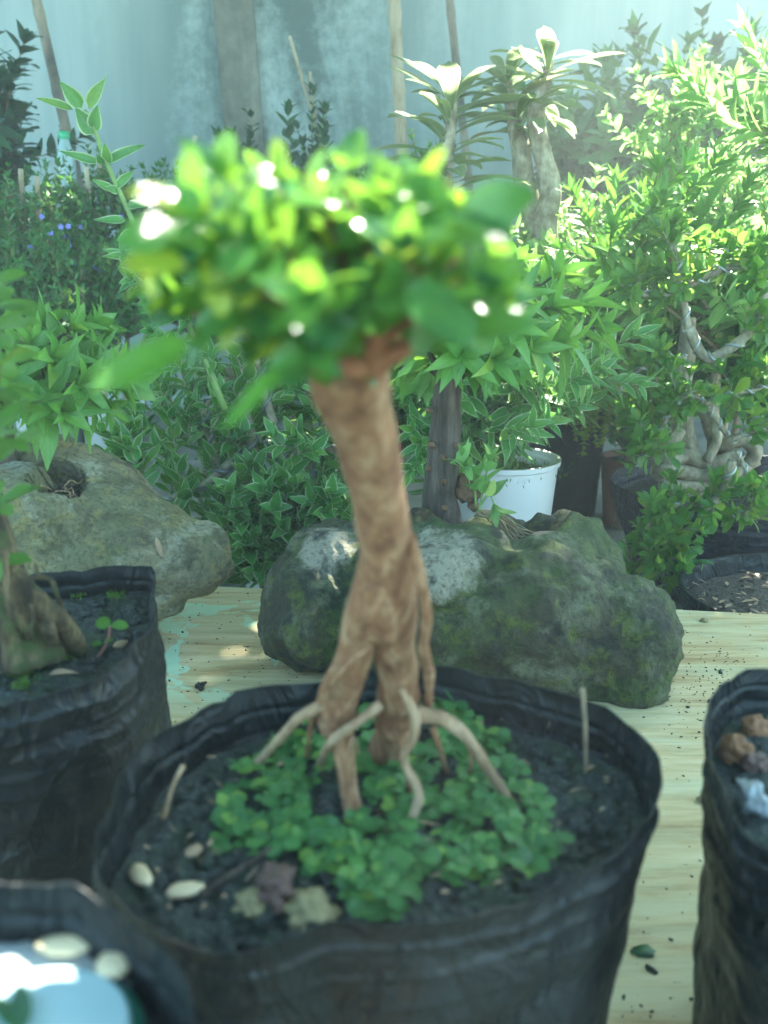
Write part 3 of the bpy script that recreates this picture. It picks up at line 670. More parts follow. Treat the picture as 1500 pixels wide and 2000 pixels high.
# seeds, stones and sticks
def seed(px, py, z, L, W, ang, label, mat='seed', name='seed', grp=None, T=.45):
    m = MB(); c = on(px, py, z); pb = 'pebble' in name; blob(m, (c.x, c.y, z+W*T*(.25 if pb else .5)), (L/2, W/2, W*T/2+.0004), 4 if pb else 3, .55 if pb else .2, 1.3 if pb else .8, Matrix.Rotation(ang, 3, 'Z'))
    return solo(name, m, M[mat], (c.x, c.y, z), label, 'seed' if name == 'seed' else name.replace('_', ' '), grp)
seed(276,1716,SZ+.001,.0135,.0072,-.9,'pale oval seed lying near the left rim of the main grow bag')
seed(362,1746,SZ+.001,.0135,.0078,.2,'pale seed with a dark spot beside the thin twig in the main grow bag')
seed(378,1668,SZ+.001,.0085,.006,.9,'small beige husk above the thin twig in the main grow bag','deadleaf')
seed(538,1742,SZ+.001,.014,.021,.15,'reddish brown flat stone at the front of the main grow bag','stone_brown','pebble',T=.5)
seed(490,1775,SZ,.012,.013,.5,'small tan stone left of the reddish brown stone','stone_tan','pebble',T=.5)
seed(606,1790,SZ,.017,.018,.5,'olive tan stone right of the reddish brown stone','stone_tan','pebble',T=.5)
def stick(pts, rad, label, mat='twig'):
    m = MB(); tube(m, pts, rad, 7, 5, .2, 200); return solo('stick', m, M[mat], pts[0], label, 'stick')
s1 = on(318,1600,SZ); stick([s1, s1+Vector((.004,.003,.013)), at(358,1497,s1.y+.012)], [.0016,.001,.0013], 'short tan stick standing inside the left rim of the main grow bag','root_main')
s1 = on(1145,1512,SZ); stick([s1, at(1143,1430,s1.y), at(1138,1345,s1.y)], [.0012,.0011,.0011], 'thin upright brown stick standing near the right rim of the main grow bag')
s1 = on(392,1748,SZ+.002); stick([s1, on(450,1710,SZ+.004), on(530,1658,SZ+.008)], [.0018,.0014,.001], 'grey brown twig lying towards the ground cover in the main grow bag','bark_dark')
m = Leaves('lance', 6); a = on(1083,1432,SZ+.002); m.add(a+Vector((0,0,-.002)), (.02,0,1), (0,-1,.1), .0165, .008, .1, .2)
solo('dry_leaf', m, M['deadleaf'], a, 'small dry pointed leaf standing upright at the back right of the main grow bag', 'dry leaf')
seed(1103,1440,SZ,.012,.005,-.7,'pale husk lying beside the upright dry leaf')
m = Leaves('lance', 4)
for _ in range(150):
    x, y = rnd(270,1230), rnd(1400,1800)
    if not inpoly(x, y, [(px*.93+52, py*.9+157) for px, py in rimpx]): continue
    p = on(x, y, SZ+.003); d = rv(); d.z *= .35; m.add(p, d, (rnd(-.4,.4), rnd(-.4,.4), 1), rnd(.003,.011), rnd(.0006,.0022), .3, .1)
solo('leaf_litter', m, M['deadleaf'], (0,.34,SZ), 'thin brown husks and rootlets scattered over the soil of the main grow bag', 'leaf litter', kind='stuff')
# bottom-left contents
zz = ZB2-.018
seed(130,1856,zz+.004,.0150,.0072,.05,'pale pinkish seed, the larger one above the white disc')
seed(222,1898,zz+.003,.0085,.0098,.4,'pale cream seed right of the white disc')
def disc(c, r, z, h, n=48):
    m = MB(); V = [Vector((c.x+r*k*math.cos(2*math.pi*i/n), c.y+r*k*math.sin(2*math.pi*i/n), z+dz)) for k, dz in ((1, 0), (1, h*.7), (.97, h), (.0, h)) for i in range(n)]
    F = [(a*n+i, a*n+(i+1)%n, (a+1)*n+(i+1)%n, (a+1)*n+i) for a in range(3) for i in range(n)]
    m.add(V, F); return m
lc_ = on(62, 2062, zz); lid = thing('stand_in_disc', 'pale blue white disc with green rim standing in for an unidentified object at the bottom left corner', 'dish', (lc_.x, lc_.y, zz))  # plain disc in place of an object that was not identified
obj('disc_face', disc(lc_, .0225, zz+.0015, .004), M['lid'], lid, smooth=False); obj('disc_rim', disc(lc_, .0255, zz, .0028), M['lidrim'], lid)
m = MB(); blob(m, on(150,1880,zz), (.02,.010,.003), 3, .3, 2); blob(m, on(60,1885,zz), (.016,.008,.003), 3, .3, 2); solo('plastic_scrap', m, M['grey_pot'], on(150,1880,zz), 'wet pale plastic scrap on the soil just above the white disc', 'plastic scrap')
m = Leaves('strap', 6); a = on(10,1935,zz+.004); m.add(a, on(45,2010,zz+.01)-a, (0,0,1), .02, .008, .1, .2); solo('dark_leaf', m, M['dark'], a, 'dark curved leaf lying across the left of the pale disc', 'leaf')
# right bag stones
seed(1478,1432,ZR-.021,.014,.011,.3,'orange stone, topmost on the soil of the right grow bag','orange','pebble',T=.9)
seed(1435,1480,ZR-.021,.012,.016,.2,'dull rust brown stone under the orange stone at the right','orange','pebble',T=.8)
seed(1472,1500,ZR-.021,.012,.012,.2,'pinkish brown stone beside the rust brown stone at the right','stone_brown','pebble',T=.8)
seed(1466,1575,ZR-.020,.009,.017,.2,'smooth pale grey oval pebble low in the right grow bag','grey_pot','pebble',T=.8)
# bench litter
seed(1371,1564,TT+.0006,.0065,.006,0,'small mustard coloured pebble on the bench between the two right bags','stone_tan','pebble',T=.7)
seed(1376,1213,TT+.0006,.008,.006,0,'small tan clod at the back edge of the bench right of the mossy rock','stone_tan','pebble',T=.6)
m = MB()
for (x, y, s) in [(1258,1857,.0042),(1262,1861,.003)]: blob(m, on(x, y, TT+.001), (s*1.5, s, .0012), 2, .5, 2)
solo('leaf_scrap', m, M['dark'], on(1258,1857,TT), 'curled dark green leaf scrap on the bench at the lower right', 'leaf scrap')
m = MB()
for _ in range(520):
    if random.random() < .45: x, y = random.gauss(1370, 60), random.gauss(1330, 50)
    elif random.random() < .6: x, y = rnd(305,620), rnd(1150,1420)
    else: x, y = rnd(1150,1500), rnd(1220,1990)
    p = on(x, y, TT+.0003); s = rnd(.0003,.0008)*(1 if random.random() < .95 else 2.6)
    blob(m, (p.x, p.y, TT+.0005), (s*rnd(.8,2.6), s, s*.6), 1, .4)
solo('soil_crumbs', m, M['crumb'], (0,.8,TT), 'scattered dark soil crumbs and specks over the bench top', 'soil crumbs', kind='stuff')
m = MB()
for _ in range(9): p = on(rnd(385,410), rnd(1335,1350), TT); blob(m, (p.x,p.y,TT+.002), rnd(.0015,.003), 1, .4)
solo('soil_clod', m, M['crumb'], on(397,1342,TT), 'dark soil clod on the bench between the left bag and the main bag', 'soil clod')

# ---- bonsai in the left grow bag
YL = .475
def ml(px, py, dy=0): return at(px, py, YL+dy)
bl = on(60, 1290, SZL); lt = thing('bonsai_tree', 'mossy rooted bonsai cut off by the left edge, in the crumpled grow bag', 'bonsai', (bl.x, bl.y, SZL))
UL = .475*1.03/1900
m = MB(); tube(m, [ml(-60,820), ml(-45,930), ml(-25,1040), ml(5,1130), ml(35,1200), ml(50,1290)], [32*UL, 34*UL, 40*UL, 48*UL, 55*UL, 66*UL], 60, 14, .28, 75)
obj('trunk', m, M['bark_moss'], lt)
def sl_(px, py): return on(px, py, SZL-.001)
for pts, rad in [([ml(20,1130,-.015), ml(75,1175,-.015), ml(120,1215,-.008), sl_(160,1280)], [30*UL,24*UL,21*UL,22*UL]),
                 ([ml(60,1128,-.02), ml(98,1132,-.02), ml(112,1165,-.015), sl_(128,1200)], [5*UL,5*UL,5*UL,5*UL]),
                 ([ml(10,1080,-.03), ml(15,1160,-.034), ml(30,1220,-.034), sl_(62,1278)], [7*UL,7*UL,6*UL,6*UL]),
                 ([ml(60,1180,-.03), ml(65,1210,-.03), ml(55,1240,-.03), sl_(68,1268)], [4*UL,4*UL,3.5*UL,3*UL]),
                 ([ml(90,1220,-.02), ml(100,1240,-.02), sl_(110,1270)], [14*UL,12*UL,12*UL]),
                 ([sl_(60,1262), sl_(38,1290), sl_(0,1308)], [5*UL,4*UL,4*UL]),
                 ([ml(70,1105,-.02), ml(74,1120,-.03), ml(85,1128,-.03)], [4*UL,4*UL,4*UL])]:
    m = MB(); tube(m, pts, rad, 9, 6, .2, 120); obj('root', m, M['bark_moss'], lt)
lv = Leaves('spat', 6)
def cluster(lv, c, n, L, W, tilt=.5, up=.3):
    for i in range(n):
        a = 2*math.pi*i/n+rnd(-.4,.4); lv.add(c, (math.cos(a), math.sin(a), up+rnd(-.4,.5)), (rnd(-.2,.2), -tilt, 1), L*rnd(.75,1.15), W*rnd(.8,1.1), .2, .12)
for (x, y, n) in [(-10,600,7),(-15,650,6),(5,715,6),(-20,760,8),(10,800,8),(-20,860,7),(15,870,5),(-5,985,8),(-25,1100,5),(-30,560,5)]: cluster(lv, at(x, y, rnd(.40,.47)), n, .022, .0095)
br = MB()
for (x, y) in [(-10,600),(5,715),(10,800),(-5,985)]: tube(br, [ml(-50,900), ml((x-50)/2, (y+860)/2), ml(x, y)], [.003,.002,.001], 6, 4)
obj('branches', br, M['twig_red'], lt); obj('leaves', lv, M['spat'], lt)
# seedling, moss and litter in the left bag
p0 = on(190,1285,SZL); sd = thing('seedling', 'tiny seedling with two pale round leaves and a pink stem in the left grow bag', 'seedling', p0)
m = MB(); p1 = at(215,1222,p0.y-.004); tube(m, [p0, p0.lerp(p1,.5)+Vector((.002,0,0)), p1], [.0009,.0008,.0007], 7, 4); obj('stem', m, M['pink'], sd)
lv = Leaves('oval', 6)
lv.add(p1, (-1,.2,.35), (0,-.7,1), .0085, .0078, .1, .05); lv.add(p1, (1,.1,.1), (0,-.6,1), .0098, .006, .2, .1); lv.add(p0.lerp(p1,.45), (-1,-.3,.2), (0,-.5,1), .006, .0035); lv.add(p0.lerp(p1,.5), (1,-.3,.4), (0,-.5,1), .006, .0035)
obj('leaves', lv, M['spat'], sd)
lv = Leaves('lance', 3)
for (x, y, r, n) in [(130,1280,22,260),(40,1310,30,260),(85,1290,20,160),(45,1340,18,90),(225,1165,20,90),(5,1270,20,60),(150,1160,20,80)]:
    for _ in range(n):
        p = on(random.gauss(x, r*.5), random.gauss(y, r*.25), SZL+.002); lv.add(p, Vector((0,0,1))+rv()*.7, rv(), rnd(.0015,.0035), .0009, .1, .1)
solo('moss_patch', lv, M['moss'], (bl.x, bl.y, SZL), 'bright green moss tufts on the soil round the mossy roots', 'moss', kind='stuff')
seed(235,1262,SZL+.001,.010,.006,1.0,'crumpled pinkish brown husk right of the seedling','deadleaf')
seed(262,1290,SZL,.005,.004,0,'tiny cream bit of grit at the right rim of the left grow bag')
m = Leaves('lance', 5); a = on(95,1318,SZL+.003); m.add(a, on(160,1300,SZL+.008)-a, (0,-.3,1), .016, .004, .3, .3); solo('dry_leaf', m, M['deadleaf'], a, 'curled grey brown dry leaf at the foot of the mossy roots', 'dry leaf')

# ---- lance-leaved plants in the two rocks
LSP = dict(L=.053, W=.0195, sp=.016, arr=2, ang=1.15, droop=.55, g=.08, up=1.0, fold=.10, tipn=6)
def rockplant(label, base, trunkpts, rad, tips, Y, bark, leafn=0):
    t = thing('lance_leaf_bonsai', label, 'bonsai', base)
    m = MB(); tube(m, trunkpts, rad, 24, 9, .14, 60)
    obj('trunk', m, M[bark], t); br = MB(); lv = Leaves('lance', 9)
    for (x, y, Y_) in tips:
        s = Vector(trunkpts[-1]).lerp(Vector(trunkpts[-2]), rnd(0, .5)); e = at(x, y, Y_); mid = s.lerp(e, .55)+Vector((0,0,.012))
        P = tube(br, [s, mid, e], [.004,.0025,.0012], 7, 6, .12, 80); leafy(lv, P, LSP, .45)
    obj('branches', br, M['bark_dark'], t); return t, lv
Yc = .885; cb = at(868, 1040, Yc); Uc = Yc*1.03/1900
t, lv = rockplant('dark knobbly trunked bonsai with long drooping bright leaves, growing from the mossy rock', cb,
    [at(868,1050,Yc), at(862,1010,Yc), at(858,960,Yc), at(868,880,Yc), at(872,800,Yc), at(880,720,Yc)], [50*Uc,38*Uc,33*Uc,30*Uc,28*Uc,26*Uc],
    [(960,560,.87),(1000,590,.84),(1070,600,.88),(1130,590,.92),(1160,640,.95),(1100,670,.86),(1030,680,.82),(960,700,.80),(900,690,.80),(840,650,.82),(790,660,.86),(780,720,.90),(840,730,.95),(930,640,.93),(1000,520,.92),(1080,540,.94),(990,640,.80),(900,600,.88)], Yc, 'bark_dark')
obj('leaves', lv, M['lance'], t)
for i, (x, y) in enumerate([(842,868),(866,893),(838,915),(866,942),(868,992),(893,870),(838,800)]):
    m = MB(); c = at(x, y, Yc-.030*.5); blob(m, c, (.0036,.0035,.0030), 2, .6, 2); obj('knob', m, M['knob'], t)
m = MB(); blob(m, at(914,955,Yc-.004), (.012,.009,.014), 3, .5, 2); blob(m, at(925,990,Yc-.006), (.006,.006,.005), 2, .5, 2); obj('stump', m, M['knob'], t)
for _ in range(16):
    m = MB(); a = at(rnd(925,950), rnd(995,1010), Yc-.005)
    e = at(rnd(970,1090), rnd(1030,1075), Yc-.02); tube(m, [a, a.lerp(e,.35)+Vector((rnd(-.005,.008),rnd(-.01,.01),rnd(.002,.010))), a.lerp(e,.7)+Vector((rnd(-.005,.005),-.003,rnd(-.003,.008))), e], [.0011,.0008,.0006], 5, 5, .2, 150); obj('root', m, M['stone_tan'] if _ % 2 else M['root_main'], t)
m = MB(); tube(m, [at(800,1030,Yc-.01), at(822,1015,Yc-.02), at(850,1035,Yc-.015)], [.009,.012,.012], 12, 5, .2, 60); obj('root', m, M['bark_moss'], t)
# young shoot beside the trunk
sp2 = dict(L=.034, W=.013, sp=.012, arr=2, ang=.9, droop=.3, g=.05, up=.7, fold=.12, tipn=4)
t = thing('young_shoot', 'pale lime young shoot beside the foot of the dark knobbly trunk', 'shoot', at(935,1000,Yc-.012))
lv = Leaves('ovate', 6); m = MB()
for pts in ([(935,1000),(945,950),(955,900)], [(940,985),(955,965),(965,985)], [(930,990),(925,930),(915,905)], [(880,905),(890,900),(905,912)]):
    P = tube(m, [at(x, y, Yc-.02) for x, y in pts], [.0012,.0007], 6, 5); leafy(lv, P, sp2, .35)
obj('stems', m, M['stem'], t); obj('leaves', lv, M['bright'], t)
m = Leaves('ovate', 7); a = on(1042,1062,ROCK_FZ+.004); a = at(1032,1062,.835); m.add(a, at(1078,1040,.83)-a, (-.1,-.8,.7), .026, .012, .1, .25)
solo('dry_leaf', m, M['deadleaf'], a, 'pale brown dry leaf caught on the fine roots on top of the mossy rock', 'dry leaf')
Yk = .93; kb = at(2, 1000, Yk)
t, lv = rockplant('bonsai with drooping pointed leaves spreading over the grey rock hollow', kb, [at(5,1010,Yk), at(8,940,Yk), at(5,880,Yk), at(-5,800,Yk)], [.015,.013,.013,.011],
    [(135,645,.92),(60,680,.90),(180,640,.95),(100,700,.88),(20,740,.86),(150,750,.86),(215,720,.88),(235,760,.90),(60,790,.86),(120,800,.85),(190,650,.99),(10,660,.95),(170,700,.92),(80,640,.97),(30,700,.99),(100,770,.90),(200,790,.92)], Yk, 'bark_dark')
obj('leaves', lv, M['lance'], t)
for _ in range(14):
    m = MB(); a = Vector((lc.x+rnd(-.03,.03), lc.y+rnd(-.045,.02), LCZ+.003)); d = Vector((rnd(-.02,.02), rnd(-.02,.02), 0))
    a = at(rnd(50,150), rnd(950,1000), .878); tube(m, [a, a+d*.5+Vector((0,0,rnd(.002,.006))), a+d, a+d*1.4+Vector((rnd(-.008,.008),0,.002))], [.0007,.0006,.0005], 5, 4); obj('root', m, M['root_main'], t)
m = MB(); blob(m, at(100, 985, .915), (.032,.040,.014), 5, .5, 2.2)
for _ in range(120):
    a = rnd(0, 6.28); r = rnd(0, .9); blob(m, at(100+60*r*math.cos(a), 968+22*r*math.sin(a), .885+.02*r*rnd(0,1)), rnd(.0008,.0022), 1, .4)
solo('soil_fill', m, M['soil_dry'], (lc.x, lc.y, LCZ), 'dark soil filling the hollow of the grey rock', 'soil')
ring = ringshape(circ(cav.x, cav.y+.015, .066, .040)); obj_ = soil_disc(ring, Vector((cav.x, cav.y+.015, 0)), ROCK_FZ+.0015, 1.0, .005, clods=160)
solo('soil_fill', obj_, M['soil'], (cav.x, cav.y, ROCK_FZ), 'dark mossy soil filling the hollow of the big mossy rock', 'soil')
for (x, y, Y, dx, dy, L, lab) in [(305,1050,.838,12,40,.020,'narrow tan dry leaflet lying on the flank of the grey rock'), (136,960,.88,2,14,.010,'small tan dry leaflet lying in the hollow of the grey rock'), (60,938,.9,14,28,.018,'narrow brown dry leaflet at the left of the grey rock hollow')]:
    m = Leaves('strap', 6); a = at(x, y, Y-.006); m.add(a, at(x+dx, y+dy, Y-.008)-a, (0,-1,.6), L, L*.22, .05, .15); solo('dry_leaflet', m, M['deadleaf'], a, lab, 'dry leaflet', 'dry leaflets on the grey rock')

# ---- edged shrub (wired) in the middle background
VSP = dict(L=.039, W=.019, sp=.015, arr=2, ang=1.0, droop=.15, up=.9, fold=.12, tipn=4)
Yv = 1.22; vb = at(560, 1000, Yv); vb.z = .155
t = thing('edged_shrub', 'low wired shrub with small white edged leaves between the two rocks', 'shrub', vb)
m = MB(); wires = MB(); lv = Leaves('ovate', 6)
BR = [([(560,900),(480,890),(400,945),(340,975),(290,1010)], .007), ([(560,900),(600,880),(660,880),(700,870)], .007), ([(500,1000),(490,860),(470,780),(445,720)], .009),
      ([(560,960),(545,860),(520,780),(500,700)], .008), ([(600,900),(608,960),(612,1010),(600,1050)], .006), ([(430,920),(410,860),(400,800),(440,740)],.005)]
for pts, r in BR:
    P = [at(x, y, Yv-.02+rnd(-.02,.02)) for x, y in pts]; tube(m, P, [r, r*.7, r*.5], 9, 6, .2, 60); helix(wires, P, r*.9+.001, .0022, .036)
obj('wire', wires, M['wire_dark'], t)
for _ in range(230):
    x, y = rnd(230,700), rnd(700,1110)
    if y > 1040 and x < 440: continue
    if x < 330 and (y > 940 or y < 760): continue
    if 480 < x < 620 and 900 < y < 960 and random.random() < .6: continue
    s = at(x, y+rnd(10,40), Yv+rnd(-.08,.12)); e = s+Vector((rnd(-.02,.02), rnd(-.03,.01), rnd(.015,.05)))
    P = smoothpath([s, s.lerp(e,.5)+rv()*.004, e], 4); tube(m, P, [.0015,.0009], 5, 1, cap=False); leafy(lv, P, VSP, .1)
for _ in range(90):
    x, y = rnd(440,680), rnd(960,1140)
    s = at(x, y+20, Yv-rnd(.05,.10)); e = s+Vector((rnd(-.02,.02), rnd(-.03,.0), rnd(.01,.04)))
    P = smoothpath([s, s.lerp(e,.5)+rv()*.004, e], 4); tube(m, P, [.0015,.0009], 5, 1, cap=False); leafy(lv, P, dict(VSP, L=.042, W=.021), .1)
obj('branches', m, M['bark_pale'], t); obj('leaves', lv, M['varieg'], t)
# the tall upright shoot
t = thing('tall_shoot', 'tall pale green shoot rising from the edged shrub against the blue wall', 'shoot', at(450,790,1.12))
pp = [(440,800),(370,640),(300,520),(245,400),(205,310),(180,240),(165,215)]
m = MB(); P = tube(m, [at(x, y, 1.12) for x, y in pp], [.0042,.0034,.0028,.0024,.002], 8, 7); obj('stem', m, M['stem'], t)
lv = Leaves('ovate', 7)
def pl(a, b_, W, nn=(0,-1,.4), dr=.05, Y=1.12, f=.25):
    p, q = at(*a, Y), at(*b_, Y-.008); lv.add(p, q-p, Vector(nn), (q-p).length, W*1.25, dr, f)
for a, b_, W in [((160,212),(120,155),.014),((172,212),(212,150),.012),((143,215),(72,186),.008),((183,262),(145,212),.017),((186,255),(190,205),.014),((195,318),(110,296),.008),((208,318),(278,277),.011),((212,318),(205,280),.010),
                ((200,320),(190,300),.008),((225,368),(262,337),.009),((222,372),(180,352),.008),((232,375),(205,365),.008),((250,402),(288,398),.009),((245,430),(182,430),.008),((262,455),(225,468),.009),((275,470),(330,500),.011),((265,500),(210,500),.011),
                ((290,500),(250,520),.012),((300,520),(360,505),.011),((310,560),(250,575),.012),((330,570),(395,560),.013),((350,610),(290,640),.013)]: pl(a, b_, W)
for (x, y) in [(245,500),(260,545),(290,590),(320,560),(360,620),(300,650),(390,680),(345,545),(400,600),(330,700)]:
    s = at(x+25, y+25, 1.13); e = at(x, y, 1.10); leafy(lv, smoothpath([s, s.lerp(e,.5)+Vector((0,0,.003)), e], 5), dict(VSP, L=.03, W=.013, sp=.009), .0)
obj('leaves', lv, M['varieg'], t)
m = MB(); blob(m, at(255,922,1.3), (.018,.012,.006), 2, .3); blob(m, at(232,930,1.3), (.010,.008,.005), 2, .3)
solo('plastic_scrap', m, M['cyan'], at(255,925,1.3), 'bright cyan plastic scrap behind the grey rock', 'plastic scrap')

# ---- white pot plant, broad edged shrub
wp = bush('edged_shrub', 'taller shrub with long white edged leaves growing from the white pot', 'shrub', WPC, at(930,735,1.27), (.115,.05,.085), 30, dict(L=.05, W=.015, sp=.014, arr=2, ang=.9, droop=.2, up=.8, fold=.16, tipn=4), M['varieg'], M['stem'], .003, .3, kind='lance', rows=6)
lv = Leaves('lance', 3)
for _ in range(900):
    p = WPC+Vector((random.gauss(0,.03), random.gauss(0,.03), .004)); lv.add(p, Vector((0,0,1))+rv()*.7, rv(), .006, .0015, .1, .1)
solo('moss_patch', lv, M['moss'], WPC, 'green moss cushion inside the white pot', 'moss', kind='stuff')
# trailing plant in black pot
tc = at(1110,720,1.72); t = thing('trailing_plant', 'lime green trailing plant spilling over the tall black pot', 'trailing plant', at(1120,790,1.75)); lv = Leaves('oval', 4); m = MB()
for _ in range(120):
    x = rnd(1050,1195); a = at(x, rnd(660,740), 1.70); L = rnd(.01,.10)*(1.3 if x > 1140 else .8); P = smoothpath([a, a+Vector((rnd(-.02,.02),-.02,-L*.3)), a+Vector((rnd(-.02,.02),-.03,-L))], 5)
    tube(m, P, .0008, 4, 1, cap=False); leafy(lv, P, dict(L=.012, W=.009, sp=.008, arr=2, ang=1.2, droop=.2, up=.6, tipsmall=False), 0)
obj('stems', m, M['stem'], t); obj('leaves', lv, M['yel'], t)

# ---- wired bonsai in the purple bag
bc = BIGC; t = thing('wired_bonsai', 'pale gnarled bonsai with aluminium wired branches in the faded purple bag', 'bonsai', bc)
Yb = 1.36; m = MB()
tube(m, [at(1345,960,Yb), at(1340,900,Yb), at(1335,840,Yb), at(1330,770,Yb), at(1340,700,Yb), at(1345,620,Yb)], [.030,.022,.016,.014,.012,.010], 20, 8, .15, 30)
tube(m, [at(1440,940,Yb), at(1430,890,Yb), at(1400,850,Yb), at(1380,790,Yb)], [.02,.017,.014,.012], 14, 6, .15, 30)
obj('trunk', m, M['bark_pale'], t)
for pts, r in [([(1285,930),(1300,915),(1360,925),(1420,925),(1480,900)], .012), ([(1285,930),(1290,885),(1310,870),(1330,840)], .011), ([(1300,905),(1340,890),(1390,905),(1450,880)], .012),
               ([(1465,905),(1475,880),(1450,860),(1400,870)], .012), ([(1290,945),(1340,950),(1400,948),(1470,920)], .010), ([(1380,900),(1400,860),(1395,820),(1380,790)], .008), ([(1465,930),(1490,970),(1500,1000)], .008)]:
    m = MB(); r *= .9; tube(m, [at(x, y, Yb-.035+rnd(-.01,.01)) for x, y in pts], [r, r*.95, r*.7], 12, 6, .12, 40); obj('root', m, M['bark_pale'], t)
OSP = dict(L=.029, W=.0125, sp=.015, arr=3, ang=1.1, droop=.1, up=.7, fold=.08, tipn=5, tipsmall=False)
lv = Leaves('spat', 6); wr = MB(); m = MB()
BRS = [([(1430,900),(1415,950),(1390,985),(1330,985),(1280,1010),(1262,1050),(1255,1100),(1240,1130)], .008, .95), ([(1280,1010),(1310,1020),(1310,1040),(1290,1080),(1280,1100),(1300,1130),(1298,1140)], .004, .94),
       ([(1420,850),(1370,780),(1330,780),(1290,840),(1270,880),(1240,905)], .005, .98), ([(1380,790),(1330,770),(1280,790),(1240,800)], .004, 1.02), ([(1440,880),(1470,960),(1450,1000),(1430,1010)], .004, .96),
       ([(1345,640),(1380,700),(1440,670),(1480,620),(1490,540),(1440,520),(1380,540),(1300,580),(1230,570)], .010, 1.0), ([(1380,790),(1430,770),(1480,760),(1520,740)], .005, .97), ([(1430,860),(1480,840),(1530,850)], .005, .97),
       ([(1345,640),(1330,560),(1320,500),(1310,440)], .007, 1.0), ([(1340,700),(1290,700),(1240,730)], .005, .98)]
for pts, r, Y in BRS:
    Y += .24; r *= .72
    P = tube(m, [at(x, y, Y+rnd(-.008,.008)) for x, y in pts], [r, r*.75, r*.45], 9, 6, .15, 60)
    helix(wr, P[::3]+[P[-1]], r*.95+.0008, .0016, .030 if r > .004 else .02)
    leafy(lv, P, dict(OSP, sp=.022), .3)
    for k in range(int(len(P)*.62)):
        q = P[random.randrange(len(P)//4, len(P))]; e = q+Vector((rnd(-.03,.03), rnd(-.03,.01), rnd(-.01,.04)))
        P2 = smoothpath([q, q.lerp(e,.5)+rv()*.003, e], 3); tube(m, P2, .0009, 4, 1, cap=False); leafy(lv, P2, OSP, .4)
obj('branches', m, M['bark_pale'], t); obj('wire', wr, M['wire'], t); obj('leaves', lv, M['spat'], t)
# litter in round pot
m = Leaves('strap', 3)
for _ in range(240):
    a = 2*math.pi*random.random(); r = .14*math.sqrt(random.random()); p = Vector((.505+r*math.cos(a), 1.085+r*math.sin(a), .098)); d = rv(); d.z *= .3; m.add(p, d, (0,0,1), rnd(.006,.02), rnd(.002,.006), .1, .1)
solo('bark_chips', m, M['deadleaf'], (.505,1.085,.098), 'scattered reddish brown bark chips on the soil of the round black pot', 'bark chips', kind='stuff')
p0 = on(1365,1130,.097); t = thing('seedling', 'small green seedling at the left rim of the round black pot', 'seedling', p0)
m = MB(); p1 = at(1372,1098,p0.y); tube(m, [p0, p1], .0016, 6, 3); obj('stem', m, M['stem'], t); lv = Leaves('oval', 5); cluster(lv, p1, 4, .016, .011, .3, .1); obj('leaves', lv, M['small'], t)

# ---- adeniums
ASP = dict(L=.115, W=.029, sp=.0125, arr=3, ang=1.5, droop=.30, up=.9, fold=.16, tipn=5, tipsmall=False, close=.35, tipa=(.7,1.4))
def adenium(label, trunks, Y, base, tipw=0):
    t = thing('desert_rose', label, 'desert rose', base, 'desert roses in the sun'); m = MB(); lv = Leaves('spat', 9); tp = MB()
    for pts, r, lt0 in trunks:
        P = tube(m, [at(x, y, Y+dy) for x, y, dy in pts], r, 14, 7, .1, 25)
        if lt0 is not None: leafy(lv, P, ASP, lt0)
    obj('trunk', m, M['bark_pale'], t); obj('leaves', lv, M['aden'], t); return t
ab = at(870, 460, 1.6); ab.z = 0
adenium('desert rose with one slim upright stem of long wavy leaves, left of the two', [([(850,720,0),(862,520,0),(872,340,0),(880,250,0),(886,190,0)], [.016,.013,.010,.009,.006], .60)], 1.6, ab)
ab = at(1040, 460, 1.65); ab.z = 0
adenium('taller desert rose with thick forked pale trunk and pinkish leaf tips, right of the two', [([(1075,700,0),(1065,460,0),(1075,370,0),(1060,300,0),(1045,220,0),(1055,180,0)], [.027,.021,.017,.015,.012,.010], None), ([(1065,480,.02),(1028,380,.02),(1018,300,.02),(1005,240,.02),(990,160,.02)], [.021,.018,.015,.012,.008], .70), ([(1045,250,0),(1055,190,0),(1068,150,0),(1074,118,0)], [.014,.011,.009,.005], .1)], 1.65, ab)

# ---- sunlit shrubs on the right
def sh(label, cpx, cpy, Y, rpx, rpy, ry, n, spec, lm, kind, smat='twig', name='shrub', cat='shrub', basepx=None, **kw):
    k = Y*1.0/1900; c = at(cpx, cpy, Y); b_ = Vector((at(basepx or cpx, cpy, Y).x, Y, 0))
    return bush(name, label, cat, b_, c, (rpx*k, ry, rpy*k), n, spec, M[lm], M[smat], kind=kind, **kw)
S_lance = dict(L=.048, W=.013, sp=.015, arr=3, ang=1.0, droop=.15, up=.7, fold=.15, tipn=6)
S_mid = dict(L=.029, W=.0145, sp=.013, arr=2, ang=1.0, droop=.25, up=.8, fold=.14, tipn=5)
S_small = dict(L=.017, W=.008, sp=.010, arr=2, ang=1.0, droop=.15, up=.8, fold=.1, tipn=4)
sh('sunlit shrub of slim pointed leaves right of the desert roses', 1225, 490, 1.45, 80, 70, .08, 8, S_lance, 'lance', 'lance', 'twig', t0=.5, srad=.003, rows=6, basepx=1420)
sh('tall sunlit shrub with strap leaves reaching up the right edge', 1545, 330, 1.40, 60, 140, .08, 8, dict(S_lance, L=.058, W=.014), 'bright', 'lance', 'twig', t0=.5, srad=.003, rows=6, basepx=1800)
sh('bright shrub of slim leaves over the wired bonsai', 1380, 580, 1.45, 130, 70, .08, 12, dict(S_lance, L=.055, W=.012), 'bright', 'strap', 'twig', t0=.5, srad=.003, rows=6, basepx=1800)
sh('dense yellow green sunlit bush in the middle of the right side', 1240, 540, 1.72, 190, 95, .20, 70, S_mid, 'bright', 'oval', t0=.4, name='bush', cat='bush')
